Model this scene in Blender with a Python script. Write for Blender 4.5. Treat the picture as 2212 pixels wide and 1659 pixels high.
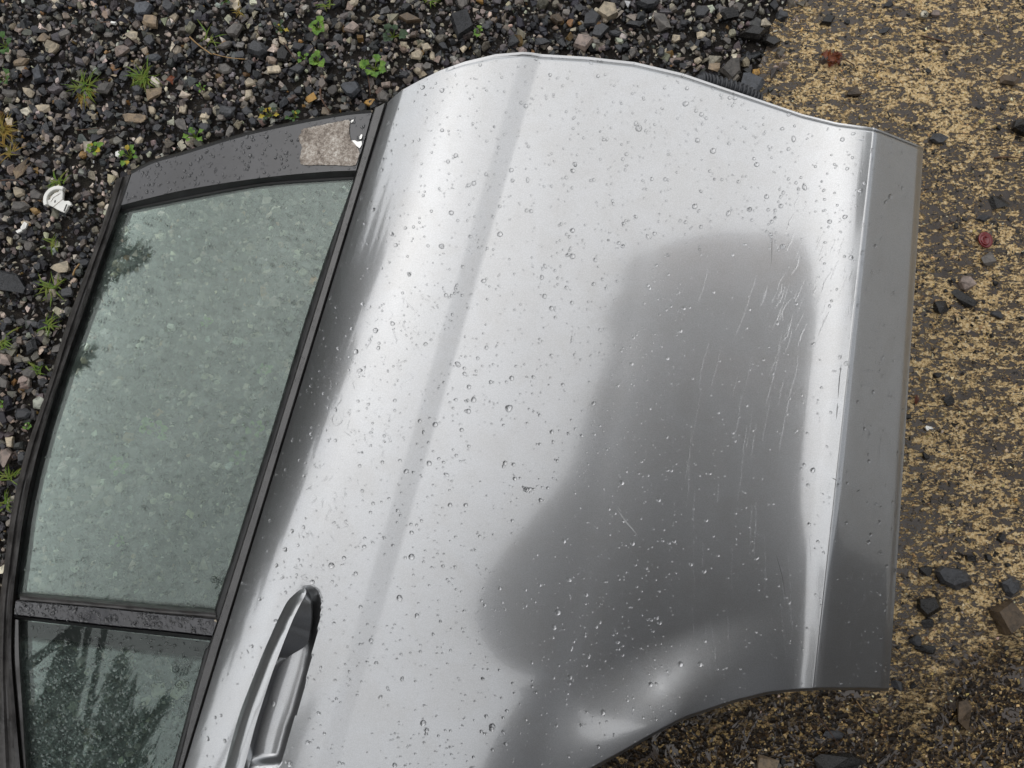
import bpy, bmesh, math, random, re
import numpy as np
from mathutils import Vector, Matrix

random.seed(7)
rng = np.random.default_rng(11)
scene = bpy.context.scene
for o in list(bpy.data.objects):
    bpy.data.objects.remove(o)

# ------------------------------------------------------------------ camera
CAM_H, CAM_TILT, CAM_FOV = 1.10, 8.0, 65.0
cam_data = bpy.data.cameras.new('camera')
cam = bpy.data.objects.new('camera', cam_data)
scene.collection.objects.link(cam)
cam.location = (0, 0, CAM_H)
cam.rotation_euler = (math.radians(CAM_TILT), 0, 0)
cam_data.sensor_fit = 'HORIZONTAL'
cam_data.angle = math.radians(CAM_FOV)
cam_data.clip_start, cam_data.clip_end = 0.01, 400
scene.camera = cam

# ------------------------------------------------------------------ world, sun, exposure
CLOUD_SHIFT = (0.0, 0.0, 0.0)
SUN_EL, SUN_AZ = 62.0, 165.0          # azimuth measured from +x towards +y: the bright part of the cloud is to the left
world = bpy.data.worlds.new('World')
scene.world = world
world.use_nodes = True
wn = world.node_tree
wn.nodes.clear()
w_out = wn.nodes.new('ShaderNodeOutputWorld')
w_bg = wn.nodes.new('ShaderNodeBackground')
w_sky = wn.nodes.new('ShaderNodeTexSky')
w_sky.sky_type = 'NISHITA'
w_sky.sun_disc = False
w_sky.sun_elevation = math.radians(SUN_EL)
w_sky.sun_rotation = math.radians(90 - SUN_AZ)
w_sky.air_density, w_sky.dust_density, w_sky.ozone_density = 1.0, 1.2, 1.0
w_hs = wn.nodes.new('ShaderNodeHueSaturation')     # cloud cover takes the blue out of the sky
w_hs.inputs['Saturation'].default_value = 0.20
w_tc = wn.nodes.new('ShaderNodeTexCoord')
w_ns = wn.nodes.new('ShaderNodeTexNoise')
w_ns.inputs['Scale'].default_value = 1.9
w_ns.inputs['Detail'].default_value = 6
w_rp = wn.nodes.new('ShaderNodeMapRange')
w_rp.inputs['From Min'].default_value, w_rp.inputs['From Max'].default_value = 0.3, 0.7
w_rp.inputs['To Min'].default_value, w_rp.inputs['To Max'].default_value = 1.75, 3.1
w_mx = wn.nodes.new('ShaderNodeVectorMath'); w_mx.operation = 'SCALE'
w_gm = wn.nodes.new('ShaderNodeGamma')              # the overcast evens the sky out
w_gm.inputs['Gamma'].default_value = 0.5
wn.links.new(w_sky.outputs[0], w_gm.inputs['Color'])
wn.links.new(w_gm.outputs[0], w_hs.inputs['Color'])
w_mp = wn.nodes.new('ShaderNodeMapping')
w_mp.inputs['Location'].default_value = CLOUD_SHIFT
wn.links.new(w_tc.outputs['Generated'], w_mp.inputs['Vector'])
wn.links.new(w_mp.outputs[0], w_ns.inputs['Vector'])
wn.links.new(w_ns.outputs['Fac'], w_rp.inputs['Value'])
wn.links.new(w_hs.outputs[0], w_mx.inputs[0])
wn.links.new(w_rp.outputs[0], w_mx.inputs['Scale'])
wn.links.new(w_mx.outputs[0], w_bg.inputs['Color'])
wn.links.new(w_bg.outputs[0], w_out.inputs['Surface'])
w_bg.inputs['Strength'].default_value = 0.15

sun_data = bpy.data.lights.new('sun', 'SUN')
sun_data.energy = 0.5
sun_data.angle = math.radians(110)
sun_data.color = (1.0, 0.965, 0.91)
sun = bpy.data.objects.new('sun', sun_data)
scene.collection.objects.link(sun)
_a, _e = math.radians(SUN_AZ), math.radians(SUN_EL)
sun_dir = Vector((math.cos(_e) * math.cos(_a), math.cos(_e) * math.sin(_a), math.sin(_e)))
sun.rotation_euler = sun_dir.to_track_quat('Z', 'Y').to_euler()
sun.location = sun_dir * 30

scene.view_settings.view_transform = 'Standard'
scene.view_settings.look = 'None'
scene.view_settings.exposure = 0.42
scene.view_settings.gamma = 1.0
scene.view_settings.use_curve_mapping = False
scene.cycles.max_bounces = 12
scene.cycles.transparent_max_bounces = 16

# ------------------------------------------------------------------ survey geometry: a sight line through (px, py) of the survey grid met with height z
F_PX = 1106 / math.tan(math.radians(CAM_FOV) / 2)
_ct, _st = math.cos(math.radians(CAM_TILT)), math.sin(math.radians(CAM_TILT))
EYE = np.array([0, 0, CAM_H])
M_PX = 0.00053


def sight(px, py):
    px = np.asarray(px, float); py = np.asarray(py, float)
    x = (px - 1106) / F_PX
    y = -(py - 829.5) / F_PX
    return np.stack([x, y * _ct + _st + 0 * x, y * _st - _ct + 0 * x], -1)


def at(px, py, z):
    d = sight(px, py)
    k = (np.asarray(z, float) - EYE[2]) / d[..., 2]
    return EYE + d * np.asarray(k)[..., None]


# door panel: straight columns from the front edge to the rear edge, heights from a section profile
TOP = np.array([(837, 222), (852, 207), (871, 193), (904, 175), (951, 152), (1004, 133), (1071, 117), (1131, 112), (1150, 113.5), (1171, 117), (1271, 123), (1371, 134), (1475, 158.5), (1558, 187), (1635, 213), (1735, 247), (1808, 265), (1888, 276), (1910, 284), (1995, 318)], float)
BOT = np.array([(370, 1750), (1150, 1750), (1190, 1722), (1240, 1688), (1287, 1659), (1337, 1632), (1404, 1593), (1475, 1555), (1575, 1521), (1658, 1500), (1725, 1493), (1765, 1491), (1875, 1491), (1920, 1493)], float)
S_K = np.array([0, .27, .30, .90, 1.0])
S_T = np.array([837, 1131, 1168, 1893, 1995.])
S_B = np.array([370, 656, 702, 1765, 1920.])
S_M = np.array([640, 905, 945, 1835, 1958.])
SECTION = np.array([(640, 43), (658, 39), (684, 33.5), (706, 28), (726, 22.5), (750, 16.5), (780, 11.5), (810, 8.5), (860, 6.5), (899, 5), (908, 1.0), (925, .5), (942, 1.0), (951, 6), (1000, 6), (1100, 6), (1300, 8), (1500, 10), (1680, 13.5), (1740, 15.5), (1785, 19), (1810, 25), (1827, 26), (1830, -5), (1842, -25), (1856, -29), (1958, -30)], float)
_x = np.linspace(640, 1958, 1800)
_sl = np.tan(np.radians(np.interp(_x, SECTION[:, 0], SECTION[:, 1])))
SEC_Z = np.concatenate([[0], np.cumsum((_sl[1:] + _sl[:-1]) / 2 * np.diff(_x))]) * M_PX
SEC_S = np.interp(_x, S_M, S_K)
Z0, TILT_Y = 0.135, 10.0


def smooth_interp(x, P, w=14):
    return np.mean([np.interp(np.clip(x + k, P[0, 0], P[-1, 0]), P[:, 0], P[:, 1]) for k in np.linspace(-w, w, 9)], 0)


def panel_px(s, t):
    tx, bx = np.interp(s, S_K, S_T), np.interp(s, S_K, S_B)
    ty, by = np.interp(tx, TOP[:, 0], TOP[:, 1]), smooth_interp(bx, BOT)
    return tx + (bx - tx) * t, ty + (by - ty) * t


def seg_dist(X, Y, poly, closed=False):
    P = np.asarray(poly, float)
    Q = np.roll(P, -1, 0) if closed else P[1:]
    P = P if closed else P[:-1]
    best = np.full(np.shape(X), 1e9)
    for a, b in zip(P, Q):
        ab = b - a
        u = np.clip(((X - a[0]) * ab[0] + (Y - a[1]) * ab[1]) / max(ab @ ab, 1e-9), 0, 1)
        best = np.minimum(best, np.hypot(X - a[0] - u * ab[0], Y - a[1] - u * ab[1]))
    return best


def in_poly(X, Y, poly):
    P = np.asarray(poly, float)
    r = np.zeros(np.shape(X), bool)
    for a, b in zip(P, np.roll(P, -1, 0)):
        c = (a[1] > Y) != (b[1] > Y)
        with np.errstate(divide='ignore', invalid='ignore'):
            xi = (b[0] - a[0]) * (Y - a[1]) / (b[1] - a[1]) + a[0]
        r ^= c & (X < xi)
    return r


def sstep(x, a, b):
    u = np.clip((x - a) / (b - a), 0, 1)
    return u * u * (3 - 2 * u)


CUP = [(656, 1264), (673, 1263), (686, 1276), (692, 1296), (692, 1318), (689, 1338), (682, 1375), (674, 1405), (666, 1447), (653, 1493), (641, 1536), (629, 1568), (616, 1614), (604, 1650), (585, 1662), (560, 1655), (545, 1640), (548, 1600), (563, 1545), (578, 1490), (600, 1420), (625, 1350), (648, 1285)]

CUP_R = [(670, 1262), (686, 1276), (692, 1296), (692, 1318), (689, 1338), (682, 1375), (674, 1405), (666, 1447), (653, 1493), (641, 1536), (629, 1568), (616, 1614), (602, 1660)]
CUP_L = [(652, 1262), (642, 1285), (618, 1350), (594, 1420), (572, 1490), (556, 1545), (541, 1600), (532, 1660)]


def panel_z(s, t, px, py):
    z = Z0 + np.interp(s, SEC_S, SEC_Z)
    v = (830 - py) * M_PX
    z = z + v * math.tan(math.radians(TILT_Y))
    z = z + 0.006 * sstep(py, 600, 1250) * np.clip((s - .66) / .2366, 0, 1) ** 2
    # the pressing turns up towards the wheel-arch lip
    d = seg_dist(px, py, [(x, y) for x, y in BOT if 1100 < x < 1800]) * M_PX
    near = (px > 1000) & (py > 1150)
    fade = sstep(px, 1120, 1500) * (1 - sstep(s, .72, .885))
    z = z + np.where(near, 0.0105 * fade * (1 - sstep(d, 0.0, 0.100)), 0)
    # folded hem along the front edge
    dt = t * 1500
    z = z - 0.0012 * (1 - sstep(dt, 6, 9)) * (s > .12) - 0.0016 * np.exp(-((dt - 8) / 1.8) ** 2) * sstep(s, .12, .3)
    # hem rolled over along the sill and the rear edge
    z = z - 0.0035 * sstep(s, .982, 1.0) ** 2 - 0.0035 * (1 - sstep((1 - t) * 1350, 0, 7)) * sstep(s, .3, .4)
    # finger recess behind the handle
    box = (px > 520) & (px < 710) & (py > 1240) & (py < 1680)
    if np.any(box):
        xr = np.interp(py, [c[1] for c in CUP_R], [c[0] for c in CUP_R])
        xl = np.interp(py, [c[1] for c in CUP_L], [c[0] for c in CUP_L])
        u = np.clip((px - xl) / np.maximum(xr - xl, 1), 0, 1)
        ends = sstep(py, 1263, 1310) * (1 - sstep(py, 1628, 1660))
        z = z - np.where(box, 0.015 * ends * np.clip(u, 0, 1) ** .7 * (1 - u) ** .30 / .64, 0)
    return z


def belt_x(py):
    return np.interp(py, [222, 1750], [837, 370])


def belt_z(py):
    return Z0 + (830 - np.asarray(py, float)) * M_PX * math.tan(math.radians(TILT_Y))


def win_z(px, py):
    px = np.asarray(px, float); py = np.asarray(py, float)
    d = np.clip((belt_x(py) - px) * M_PX, -0.02, 0.6)
    tilt = math.tan(math.radians(TILT_Y)) * (830 - py) * M_PX * (1 - 1.3 * d)
    return Z0 - 0.004 - 0.06 * d - 0.22 * d * d + tilt


# ------------------------------------------------------------------ helpers: materials
def new_mat(name):
    m = bpy.data.materials.new(name)
    m.use_nodes = True
    nt = m.node_tree
    nt.nodes.clear()
    out = nt.nodes.new('ShaderNodeOutputMaterial')
    return m, nt, out


def nd(nt, typ, ins=None, **props):
    n = nt.nodes.new('ShaderNode' + typ)
    for k, v in props.items():
        setattr(n, k, v)
    for k, v in (ins or {}).items():
        s = n.inputs[k]
        if isinstance(v, bpy.types.NodeSocket):
            nt.links.new(v, s)
        else:
            s.default_value = v
    return n


def col(c):
    return (c[0], c[1], c[2], 1.0)


def math_(nt, op, a, b=0.0, clamp=False):
    return nd(nt, 'Math', {0: a, 1: b}, operation=op, use_clamp=clamp).outputs[0]


def rng_(nt, v, a, b, c=0.0, d=1.0, smooth=True):
    return nd(nt, 'MapRange', {'Value': v, 'From Min': a, 'From Max': b, 'To Min': c, 'To Max': d},
              interpolation_type='SMOOTHSTEP' if smooth else 'LINEAR').outputs[0]


def noise(nt, vec, scale, detail=4, rough=0.55, dist=0.0):
    return nd(nt, 'TexNoise', {'Vector': vec, 'Scale': scale, 'Detail': detail, 'Roughness': rough, 'Distortion': dist}).outputs['Fac']


def mixc(nt, f, a, b):
    n = nd(nt, 'Mix', data_type='RGBA')
    for idx, v in ((0, f), (6, a), (7, b)):
        if isinstance(v, bpy.types.NodeSocket):
            nt.links.new(v, n.inputs[idx])
        else:
            n.inputs[idx].default_value = v if idx == 0 else col(v)
    return n.outputs[2]


def ramp(nt, v, stops):
    n = nd(nt, 'ValToRGB', {'Fac': v})
    cr = n.color_ramp
    while len(cr.elements) < len(stops):
        cr.elements.new(0.5)
    for e, (p, c) in zip(cr.elements, stops):
        e.position = p
        e.color = col(c)
    return n.outputs[0]


def simple_mat(name, c, rough=0.5, metal=0.0, coat=0.0, bump=0.0, bump_scale=400.0, var=0.0, spec=0.5):
    m, nt, out = new_mat(name)
    pos = nd(nt, 'NewGeometry').outputs['Position']
    p = nd(nt, 'BsdfPrincipled', {'Base Color': col(c), 'Roughness': rough, 'Metallic': metal, 'Coat Weight': coat, 'Coat Roughness': 0.04, 'Specular IOR Level': spec})
    n1 = noise(nt, pos, bump_scale, 5)
    if var:
        n2 = noise(nt, pos, bump_scale * 0.2, 5, 0.65)
        f = rng_(nt, n2, 0.3, 0.7)
        nt.links.new(mixc(nt, f, [x * (1 - var) for x in c], [min(1, x * (1 + var)) for x in c]), p.inputs['Base Color'])
        nt.links.new(rng_(nt, n2, 0.3, 0.7, max(0.02, rough * 0.75), min(1, rough * 1.25)), p.inputs['Roughness'])
    if bump:
        b = nd(nt, 'Bump', {'Height': n1, 'Strength': bump, 'Distance': 0.002})
        nt.links.new(b.outputs[0], p.inputs['Normal'])
    nt.links.new(p.outputs[0], out.inputs['Surface'])
    return m


def stone_mat(name, c=None, rough=0.42, mottle=0.35):
    m, nt, out = new_mat(name)
    tc = nd(nt, 'TexCoord').outputs['Object']
    if c is None:
        pos = nd(nt, 'NewGeometry').outputs['Position']
        base = nd(nt, 'Attribute', attribute_name='Col').outputs['Color']
    else:
        pos = nd(nt, 'NewGeometry').outputs['Position']
        r = nd(nt, 'ObjectInfo').outputs['Random']
        base = mixc(nt, r, [x * 0.72 for x in c], [x * 1.25 for x in c])
    n1 = noise(nt, pos, 420, 6, 0.7)
    n2 = noise(nt, pos, 110, 5, 0.6, 0.6)
    lighter = nd(nt, 'HueSaturation', {'Value': 1 + mottle, 'Color': base, 'Saturation': 1.1}).outputs[0]
    darker = nd(nt, 'HueSaturation', {'Value': 1 - mottle, 'Color': base}).outputs[0]
    c1 = mixc(nt, rng_(nt, n2, 0.35, 0.65), darker, lighter)
    c2 = mixc(nt, rng_(nt, n1, 0.45, 0.75, 0, 0.45), c1, nd(nt, 'HueSaturation', {'Value': 1.5, 'Color': base}).outputs[0])
    p = nd(nt, 'BsdfPrincipled', {'Base Color': c2, 'Roughness': rng_(nt, n2, 0.3, 0.7, rough * 0.6, rough * 1.3), 'Specular IOR Level': 0.45})
    h = math_(nt, 'ADD', n1, math_(nt, 'MULTIPLY', n2, 1.5))
    b = nd(nt, 'Bump', {'Height': h, 'Strength': 0.55, 'Distance': 0.0016})
    nt.links.new(b.outputs[0], p.inputs['Normal'])
    nt.links.new(p.outputs[0], out.inputs['Surface'])
    return m


def paint_mat():
    m, nt, out = new_mat('silver_paint')
    pos = nd(nt, 'NewGeometry').outputs['Position']
    fl = noise(nt, pos, 850, 3, 0.75)
    dirt = noise(nt, pos, 22, 6, 0.62, 0.8)
    cbase = mixc(nt, rng_(nt, dirt, 0.35, 0.75), (0.475, 0.482, 0.49), (0.45, 0.452, 0.452))
    cbase = mixc(nt, rng_(nt, fl, 0.35, 0.65), nd(nt, 'HueSaturation', {'Value': 0.93, 'Color': cbase}).outputs[0], nd(nt, 'HueSaturation', {'Value': 1.08, 'Color': cbase}).outputs[0])
    b = nd(nt, 'Bump', {'Height': fl, 'Strength': 0.10, 'Distance': 0.0004})
    a = nd(nt, 'BsdfPrincipled', {'Base Color': cbase, 'Metallic': 1.0, 'Roughness': 0.35, 'Coat Weight': 1.0, 'Coat Roughness': 0.03, 'Normal': b.outputs[0]})
    s = nd(nt, 'BsdfPrincipled', {'Base Color': cbase, 'Metallic': 1.0, 'Roughness': 0.11})
    d = nd(nt, 'BsdfDiffuse', {'Color': col((0.30, 0.30, 0.30))})
    x = nd(nt, 'MixShader', {0: 0.38, 1: a.outputs[0], 2: s.outputs[0]})
    y = nd(nt, 'MixShader', {0: 0.05, 1: x.outputs[0], 2: d.outputs[0]})
    nt.links.new(y.outputs[0], out.inputs['Surface'])
    return m


def pane_mat(name, tint, f0, f1):
    m, nt, out = new_mat(name)
    pos = nd(nt, 'NewGeometry').outputs['Position']
    film = rng_(nt, noise(nt, pos, 60, 6, 0.7, 1.2), 0.35, 0.7, f0, f1)
    wob = nd(nt, 'Bump', {'Height': noise(nt, pos, 24, 2), 'Strength': 0.04, 'Distance': 0.002})
    tr = nd(nt, 'BsdfTransparent', {'Color': col(tint)})
    gl = nd(nt, 'BsdfGlossy', {'Color': col((0.93, 1.0, 0.97)), 'Roughness': 0.015, 'Normal': wob.outputs[0]})
    fr = nd(nt, 'Fresnel', {'IOR': 1.55})
    di = nd(nt, 'BsdfDiffuse', {'Color': col((0.55, 0.58, 0.56))})
    base = nd(nt, 'MixShader', {0: film, 1: tr.outputs[0], 2: di.outputs[0]})
    mx = nd(nt, 'MixShader', {0: fr.outputs[0], 1: base.outputs[0], 2: gl.outputs[0]})
    nt.links.new(mx.outputs[0], out.inputs['Surface'])
    return m


def water_mat():
    m, nt, out = new_mat('rain_water')
    p = nd(nt, 'BsdfPrincipled', {'Base Color': col((1, 1, 1)), 'Roughness': 0.0, 'IOR': 1.333, 'Transmission Weight': 1.0})
    nt.links.new(p.outputs[0], out.inputs['Surface'])
    return m


def concrete_mat():
    m, nt, out = new_mat('wet_concrete')
    pos = nd(nt, 'NewGeometry').outputs['Position']
    sep = nd(nt, 'SeparateXYZ', {0: pos})
    st = nd(nt, 'Mapping', {'Vector': pos, 'Scale': (0.85, 1.6, 1.0)}).outputs[0]
    big = noise(nt, pos, 9, 4, 0.55)
    mid = noise(nt, st, 55, 6, 0.62, 0.8)
    fine = noise(nt, st, 185, 8, 0.74, 0.6)
    grain = noise(nt, pos, 520, 4, 0.7)
    # worn high spots of pale sandy aggregate stand out of the brown water film
    v = math_(nt, 'ADD', fine, math_(nt, 'MULTIPLY', math_(nt, 'SUBTRACT', mid, 0.5), 0.75))
    v = math_(nt, 'ADD', v, math_(nt, 'MULTIPLY', math_(nt, 'SUBTRACT', big, 0.5), 0.30))
    tan = rng_(nt, v, 0.480, 0.528)
    grain2 = noise(nt, pos, 230, 5, 0.7)
    tancol = ramp(nt, grain2, [(0.30, (0.13, 0.08, 0.045)), (0.42, (0.46, 0.30, 0.135)), (0.51, (0.80, 0.57, 0.27)), (0.64, (0.90, 0.74, 0.48))])
    filmcol = ramp(nt, noise(nt, pos, 60, 5, 0.6), [(0.3, (0.040, 0.031, 0.025)), (0.7, (0.075, 0.060, 0.049))])
    halo = rng_(nt, v, 0.455, 0.495)
    c_dry = mixc(nt, math_(nt, 'MULTIPLY', halo, 0.75), filmcol, (0.20, 0.135, 0.075))
    c_dry = mixc(nt, tan, c_dry, tancol)
    # rougher, darker aggregate where water stands
    vor = nd(nt, 'TexVoronoi', {'Vector': pos, 'Scale': 210.0, 'Randomness': 1.0})
    agg = ramp(nt, nd(nt, 'SeparateColor', {0: vor.outputs['Color']}).outputs[0],
               [(0.0, (0.008, 0.006, 0.004)), (0.38, (0.018, 0.012, 0.007)), (0.55, (0.085, 0.048, 0.018)), (0.74, (0.17, 0.115, 0.06)), (0.86, (0.48, 0.33, 0.14))])
    agg = mixc(nt, rng_(nt, fine, 0.42, 0.62), (0.012, 0.008, 0.005), agg)
    pool = noise(nt, pos, 15, 5, 0.55, 2.2)
    rib = math_(nt, 'SUBTRACT', rng_(nt, pool, 0.545, 0.553), rng_(nt, pool, 0.600, 0.608))
    rib = math_(nt, 'ADD', rib, math_(nt, 'SUBTRACT', rng_(nt, pool, 0.440, 0.446), rng_(nt, pool, 0.458, 0.464)), True)
    rib = math_(nt, 'MULTIPLY', rib, rng_(nt, noise(nt, pos, 140, 4, 0.6), 0.40, 0.46))
    agg2 = mixc(nt, rib, agg, (0.085, 0.07, 0.06))
    y = math_(nt, 'ADD', sep.outputs[1], math_(nt, 'MULTIPLY', math_(nt, 'SUBTRACT', noise(nt, pos, 5, 4, 0.6), 0.5), 0.5))
    y = math_(nt, 'ADD', y, math_(nt, 'MULTIPLY', math_(nt, 'SUBTRACT', mid, 0.5), 0.35))
    wet = math_(nt, 'SUBTRACT', 1.0, rng_(nt, y, -0.27, -0.15))
    pit = rng_(nt, noise(nt, pos, 95, 4, 0.6, 0.3), 0.60, 0.66)
    c_dry = mixc(nt, pit, c_dry, (0.016, 0.012, 0.009))
    c = mixc(nt, wet, c_dry, agg2)
    r_dry = rng_(nt, tan, 0, 1, 0.07, 0.6)
    r_wet = rng_(nt, rib, 0, 1, 0.22, 0.04)
    rr = nd(nt, 'Mix', {0: wet, 2: r_dry, 3: r_wet}, data_type='FLOAT').outputs[0]
    h = math_(nt, 'ADD', math_(nt, 'MULTIPLY', tan, 0.5), math_(nt, 'MULTIPLY', math_(nt, 'MULTIPLY', tan, math_(nt, 'ADD', grain, grain2)), 0.9))
    h = math_(nt, 'ADD', h, math_(nt, 'MULTIPLY', noise(nt, pos, 42, 3), 0.15))
    hw = math_(nt, 'MULTIPLY', math_(nt, 'SUBTRACT', 0.5, math_(nt, 'MULTIPLY', vor.outputs['Distance'], 0.4)), math_(nt, 'SUBTRACT', 1.0, rib))
    hh = nd(nt, 'Mix', {0: wet, 2: h, 3: hw}, data_type='FLOAT').outputs[0]
    b = nd(nt, 'Bump', {'Height': hh, 'Strength': 0.9, 'Distance': 0.0034})
    p = nd(nt, 'BsdfPrincipled', {'Base Color': c, 'Roughness': rr, 'Specular IOR Level': nd(nt, 'Mix', {0: math_(nt, 'MULTIPLY', wet, math_(nt, 'SUBTRACT', 1.0, rib)), 2: 0.5, 3: 0.16}, data_type='FLOAT').outputs[0], 'Normal': b.outputs[0]})
    nt.links.new(p.outputs[0], out.inputs['Surface'])
    return m


def soil_mat():
    m, nt, out = new_mat('gravel_soil')
    pos = nd(nt, 'NewGeometry').outputs['Position']
    n1, n2 = noise(nt, pos, 160, 6, 0.7), noise(nt, pos, 14, 5, 0.6)
    c = ramp(nt, n1, [(0.3, (0.008, 0.006, 0.005)), (0.55, (0.024, 0.018, 0.013)), (0.75, (0.06, 0.048, 0.036))])
    c = mixc(nt, rng_(nt, n2, 0.55, 0.7, 0, 0.35), c, (0.022, 0.024, 0.008))
    b = nd(nt, 'Bump', {'Height': n1, 'Strength': 1.0, 'Distance': 0.006})
    p = nd(nt, 'BsdfPrincipled', {'Base Color': c, 'Roughness': 0.7, 'Normal': b.outputs[0]})
    nt.links.new(p.outputs[0], out.inputs['Surface'])
    return m


def leaf_mat(name, c1, c2, rough=0.4):
    m, nt, out = new_mat(name)
    pos = nd(nt, 'NewGeometry').outputs['Position']
    n = noise(nt, pos, 90, 4)
    c = mixc(nt, rng_(nt, n, 0.35, 0.65), c1, c2)
    p = nd(nt, 'BsdfPrincipled', {'Base Color': c, 'Roughness': rough})
    t = nd(nt, 'BsdfTranslucent', {'Color': c})
    x = nd(nt, 'MixShader', {0: 0.3, 1: p.outputs[0], 2: t.outputs[0]})
    nt.links.new(x.outputs[0], out.inputs['Surface'])
    return m


def tape_mat():
    m, nt, out = new_mat('tape_residue')
    pos = nd(nt, 'NewGeometry').outputs['Position']
    n1, n2 = noise(nt, pos, 260, 6, 0.75, 0.5), noise(nt, pos, 45, 4, 0.6)
    v = math_(nt, 'ADD', n1, math_(nt, 'MULTIPLY', math_(nt, 'SUBTRACT', n2, 0.5), 0.5))
    c = ramp(nt, v, [(0.34, (0.11, 0.085, 0.065)), (0.47, (0.26, 0.215, 0.175)), (0.58, (0.44, 0.39, 0.335)), (0.70, (0.72, 0.68, 0.62))])
    b = nd(nt, 'Bump', {'Height': v, 'Strength': 0.4, 'Distance': 0.001})
    p = nd(nt, 'BsdfPrincipled', {'Base Color': c, 'Roughness': 0.5, 'Normal': b.outputs[0]})
    nt.links.new(p.outputs[0], out.inputs['Surface'])
    return m


M_PAINT = paint_mat()
M_GLOSS = simple_mat('gloss_black_trim', (0.034, 0.034, 0.038), 0.16, coat=0.6, var=0.25, bump_scale=120)
M_GREY = simple_mat('grey_trim', (0.050, 0.048, 0.047), 0.22, coat=0.5, var=0.3, bump_scale=120)
M_RUBBER = simple_mat('black_rubber', (0.012, 0.012, 0.012), 0.42, bump=0.2, bump_scale=300, var=0.3)
M_RUBBER2 = simple_mat('weathered_rubber', (0.045, 0.042, 0.040), 0.38, bump=0.3, bump_scale=220, var=0.45)
M_SHELL = simple_mat('dark_inner_steel', (0.02, 0.02, 0.02), 0.5)
M_PANE = pane_mat('tinted_glass', (0.83, 0.90, 0.865), 0.01, 0.04)
M_PANE_B = pane_mat('tinted_glass_dew', (0.83, 0.90, 0.865), 0.15, 0.36)
M_PANE2 = pane_mat('tinted_quarter_glass', (0.74, 0.82, 0.79), 0.01, 0.035)
M_PANE2_B = pane_mat('tinted_quarter_glass_dew', (0.74, 0.82, 0.79), 0.14, 0.33)
M_WATER = water_mat()
M_PRINT = simple_mat('glass_print', (0.012, 0.016, 0.014), 0.6, spec=0.1)
M_TAPE = tape_mat()
M_FOIL = simple_mat('foil', (0.85, 0.84, 0.80), 0.22, metal=1.0, bump=0.8, bump_scale=300)
M_CONCRETE = concrete_mat()
M_SOIL = soil_mat()
M_GRAVEL = stone_mat('gravel_stone')
ST = {
    'slate': stone_mat('dark_slate', (0.040, 0.041, 0.044), 0.36),
    'blue': stone_mat('blue_grey_slate', (0.075, 0.080, 0.090), 0.40),
    'black': stone_mat('wet_black_slate', (0.016, 0.015, 0.014), 0.24),
    'grey': stone_mat('grey_stone', (0.115, 0.105, 0.095), 0.45),
    'brown': stone_mat('brown_stone', (0.085, 0.062, 0.042), 0.40),
    'tan': stone_mat('tan_stone', (0.23, 0.175, 0.12), 0.5),
    'cream': stone_mat('cream_limestone', (0.44, 0.375, 0.28), 0.55),
    'ochre': stone_mat('ochre_stone', (0.32, 0.19, 0.065), 0.5),
    'pink': stone_mat('pinkish_stone', (0.27, 0.215, 0.185), 0.5),
}
M_WHITE = simple_mat('white_plastic', (0.80, 0.79, 0.74), 0.4, var=0.08)
M_RED = simple_mat('red_plastic', (0.16, 0.004, 0.006), 0.18, coat=0.8)
M_TWIG = simple_mat('twig_bark', (0.085, 0.042, 0.022), 0.55, var=0.5, bump=0.4, bump_scale=500)
M_STRAW = simple_mat('dry_straw', (0.36, 0.22, 0.085), 0.55, var=0.4)
M_STEEL = simple_mat('screw_steel', (0.42, 0.39, 0.31), 0.4, metal=0.9)
M_RUST = leaf_mat('rust_leaf', (0.22, 0.055, 0.012), (0.09, 0.02, 0.008), 0.3)
M_LEAF = {
    'bright': leaf_mat('bright_leaf', (0.20, 0.36, 0.035), (0.11, 0.25, 0.03)),
    'green': leaf_mat('green_leaf', (0.085, 0.19, 0.035), (0.05, 0.12, 0.03)),
    'dull': leaf_mat('dull_leaf', (0.055, 0.11, 0.045), (0.04, 0.075, 0.03)),
    'yellow': leaf_mat('yellow_leaf', (0.55, 0.44, 0.03), (0.42, 0.30, 0.03)),
    'grass': leaf_mat('grass_blade', (0.15, 0.27, 0.035), (0.24, 0.27, 0.05)),
    'dry': leaf_mat('dry_grass', (0.38, 0.24, 0.05), (0.23, 0.20, 0.04)),
}


# ------------------------------------------------------------------ helpers: meshes and objects
def raw_mesh(name, V, F, smooth=False, colors=None):
    """V: (n,3) array; F: list of index arrays, each (m,3) or (m,4), or a list of index lists."""
    me = bpy.data.meshes.new(name)
    V = np.asarray(V, np.float32).reshape(-1, 3)
    if isinstance(F, np.ndarray):
        F = [F]
    if len(F) and isinstance(F[0], np.ndarray) and F[0].ndim == 2:
        loops = np.concatenate([f.reshape(-1) for f in F]).astype(np.int32)
        tot = np.concatenate([np.full(len(f), f.shape[1], np.int32) for f in F])
        start = np.concatenate([[0], np.cumsum(tot)[:-1]]).astype(np.int32)
        me.vertices.add(len(V)); me.vertices.foreach_set('co', V.reshape(-1))
        me.loops.add(len(loops)); me.loops.foreach_set('vertex_index', loops)
        me.polygons.add(len(tot)); me.polygons.foreach_set('loop_start', start); me.polygons.foreach_set('loop_total', tot)
        me.update(calc_edges=True)
    else:
        me.from_pydata(V.tolist(), [], [list(map(int, f)) for f in F])
    me.validate()
    me.polygons.foreach_set('use_smooth', np.full(len(me.polygons), bool(smooth)))
    if colors is not None:
        at_ = me.color_attributes.new('Col', 'FLOAT_COLOR', 'POINT')
        c4 = np.ones((len(V), 4), np.float32); c4[:, :3] = colors
        at_.data.foreach_set('color', c4.reshape(-1))
    return me


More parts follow.
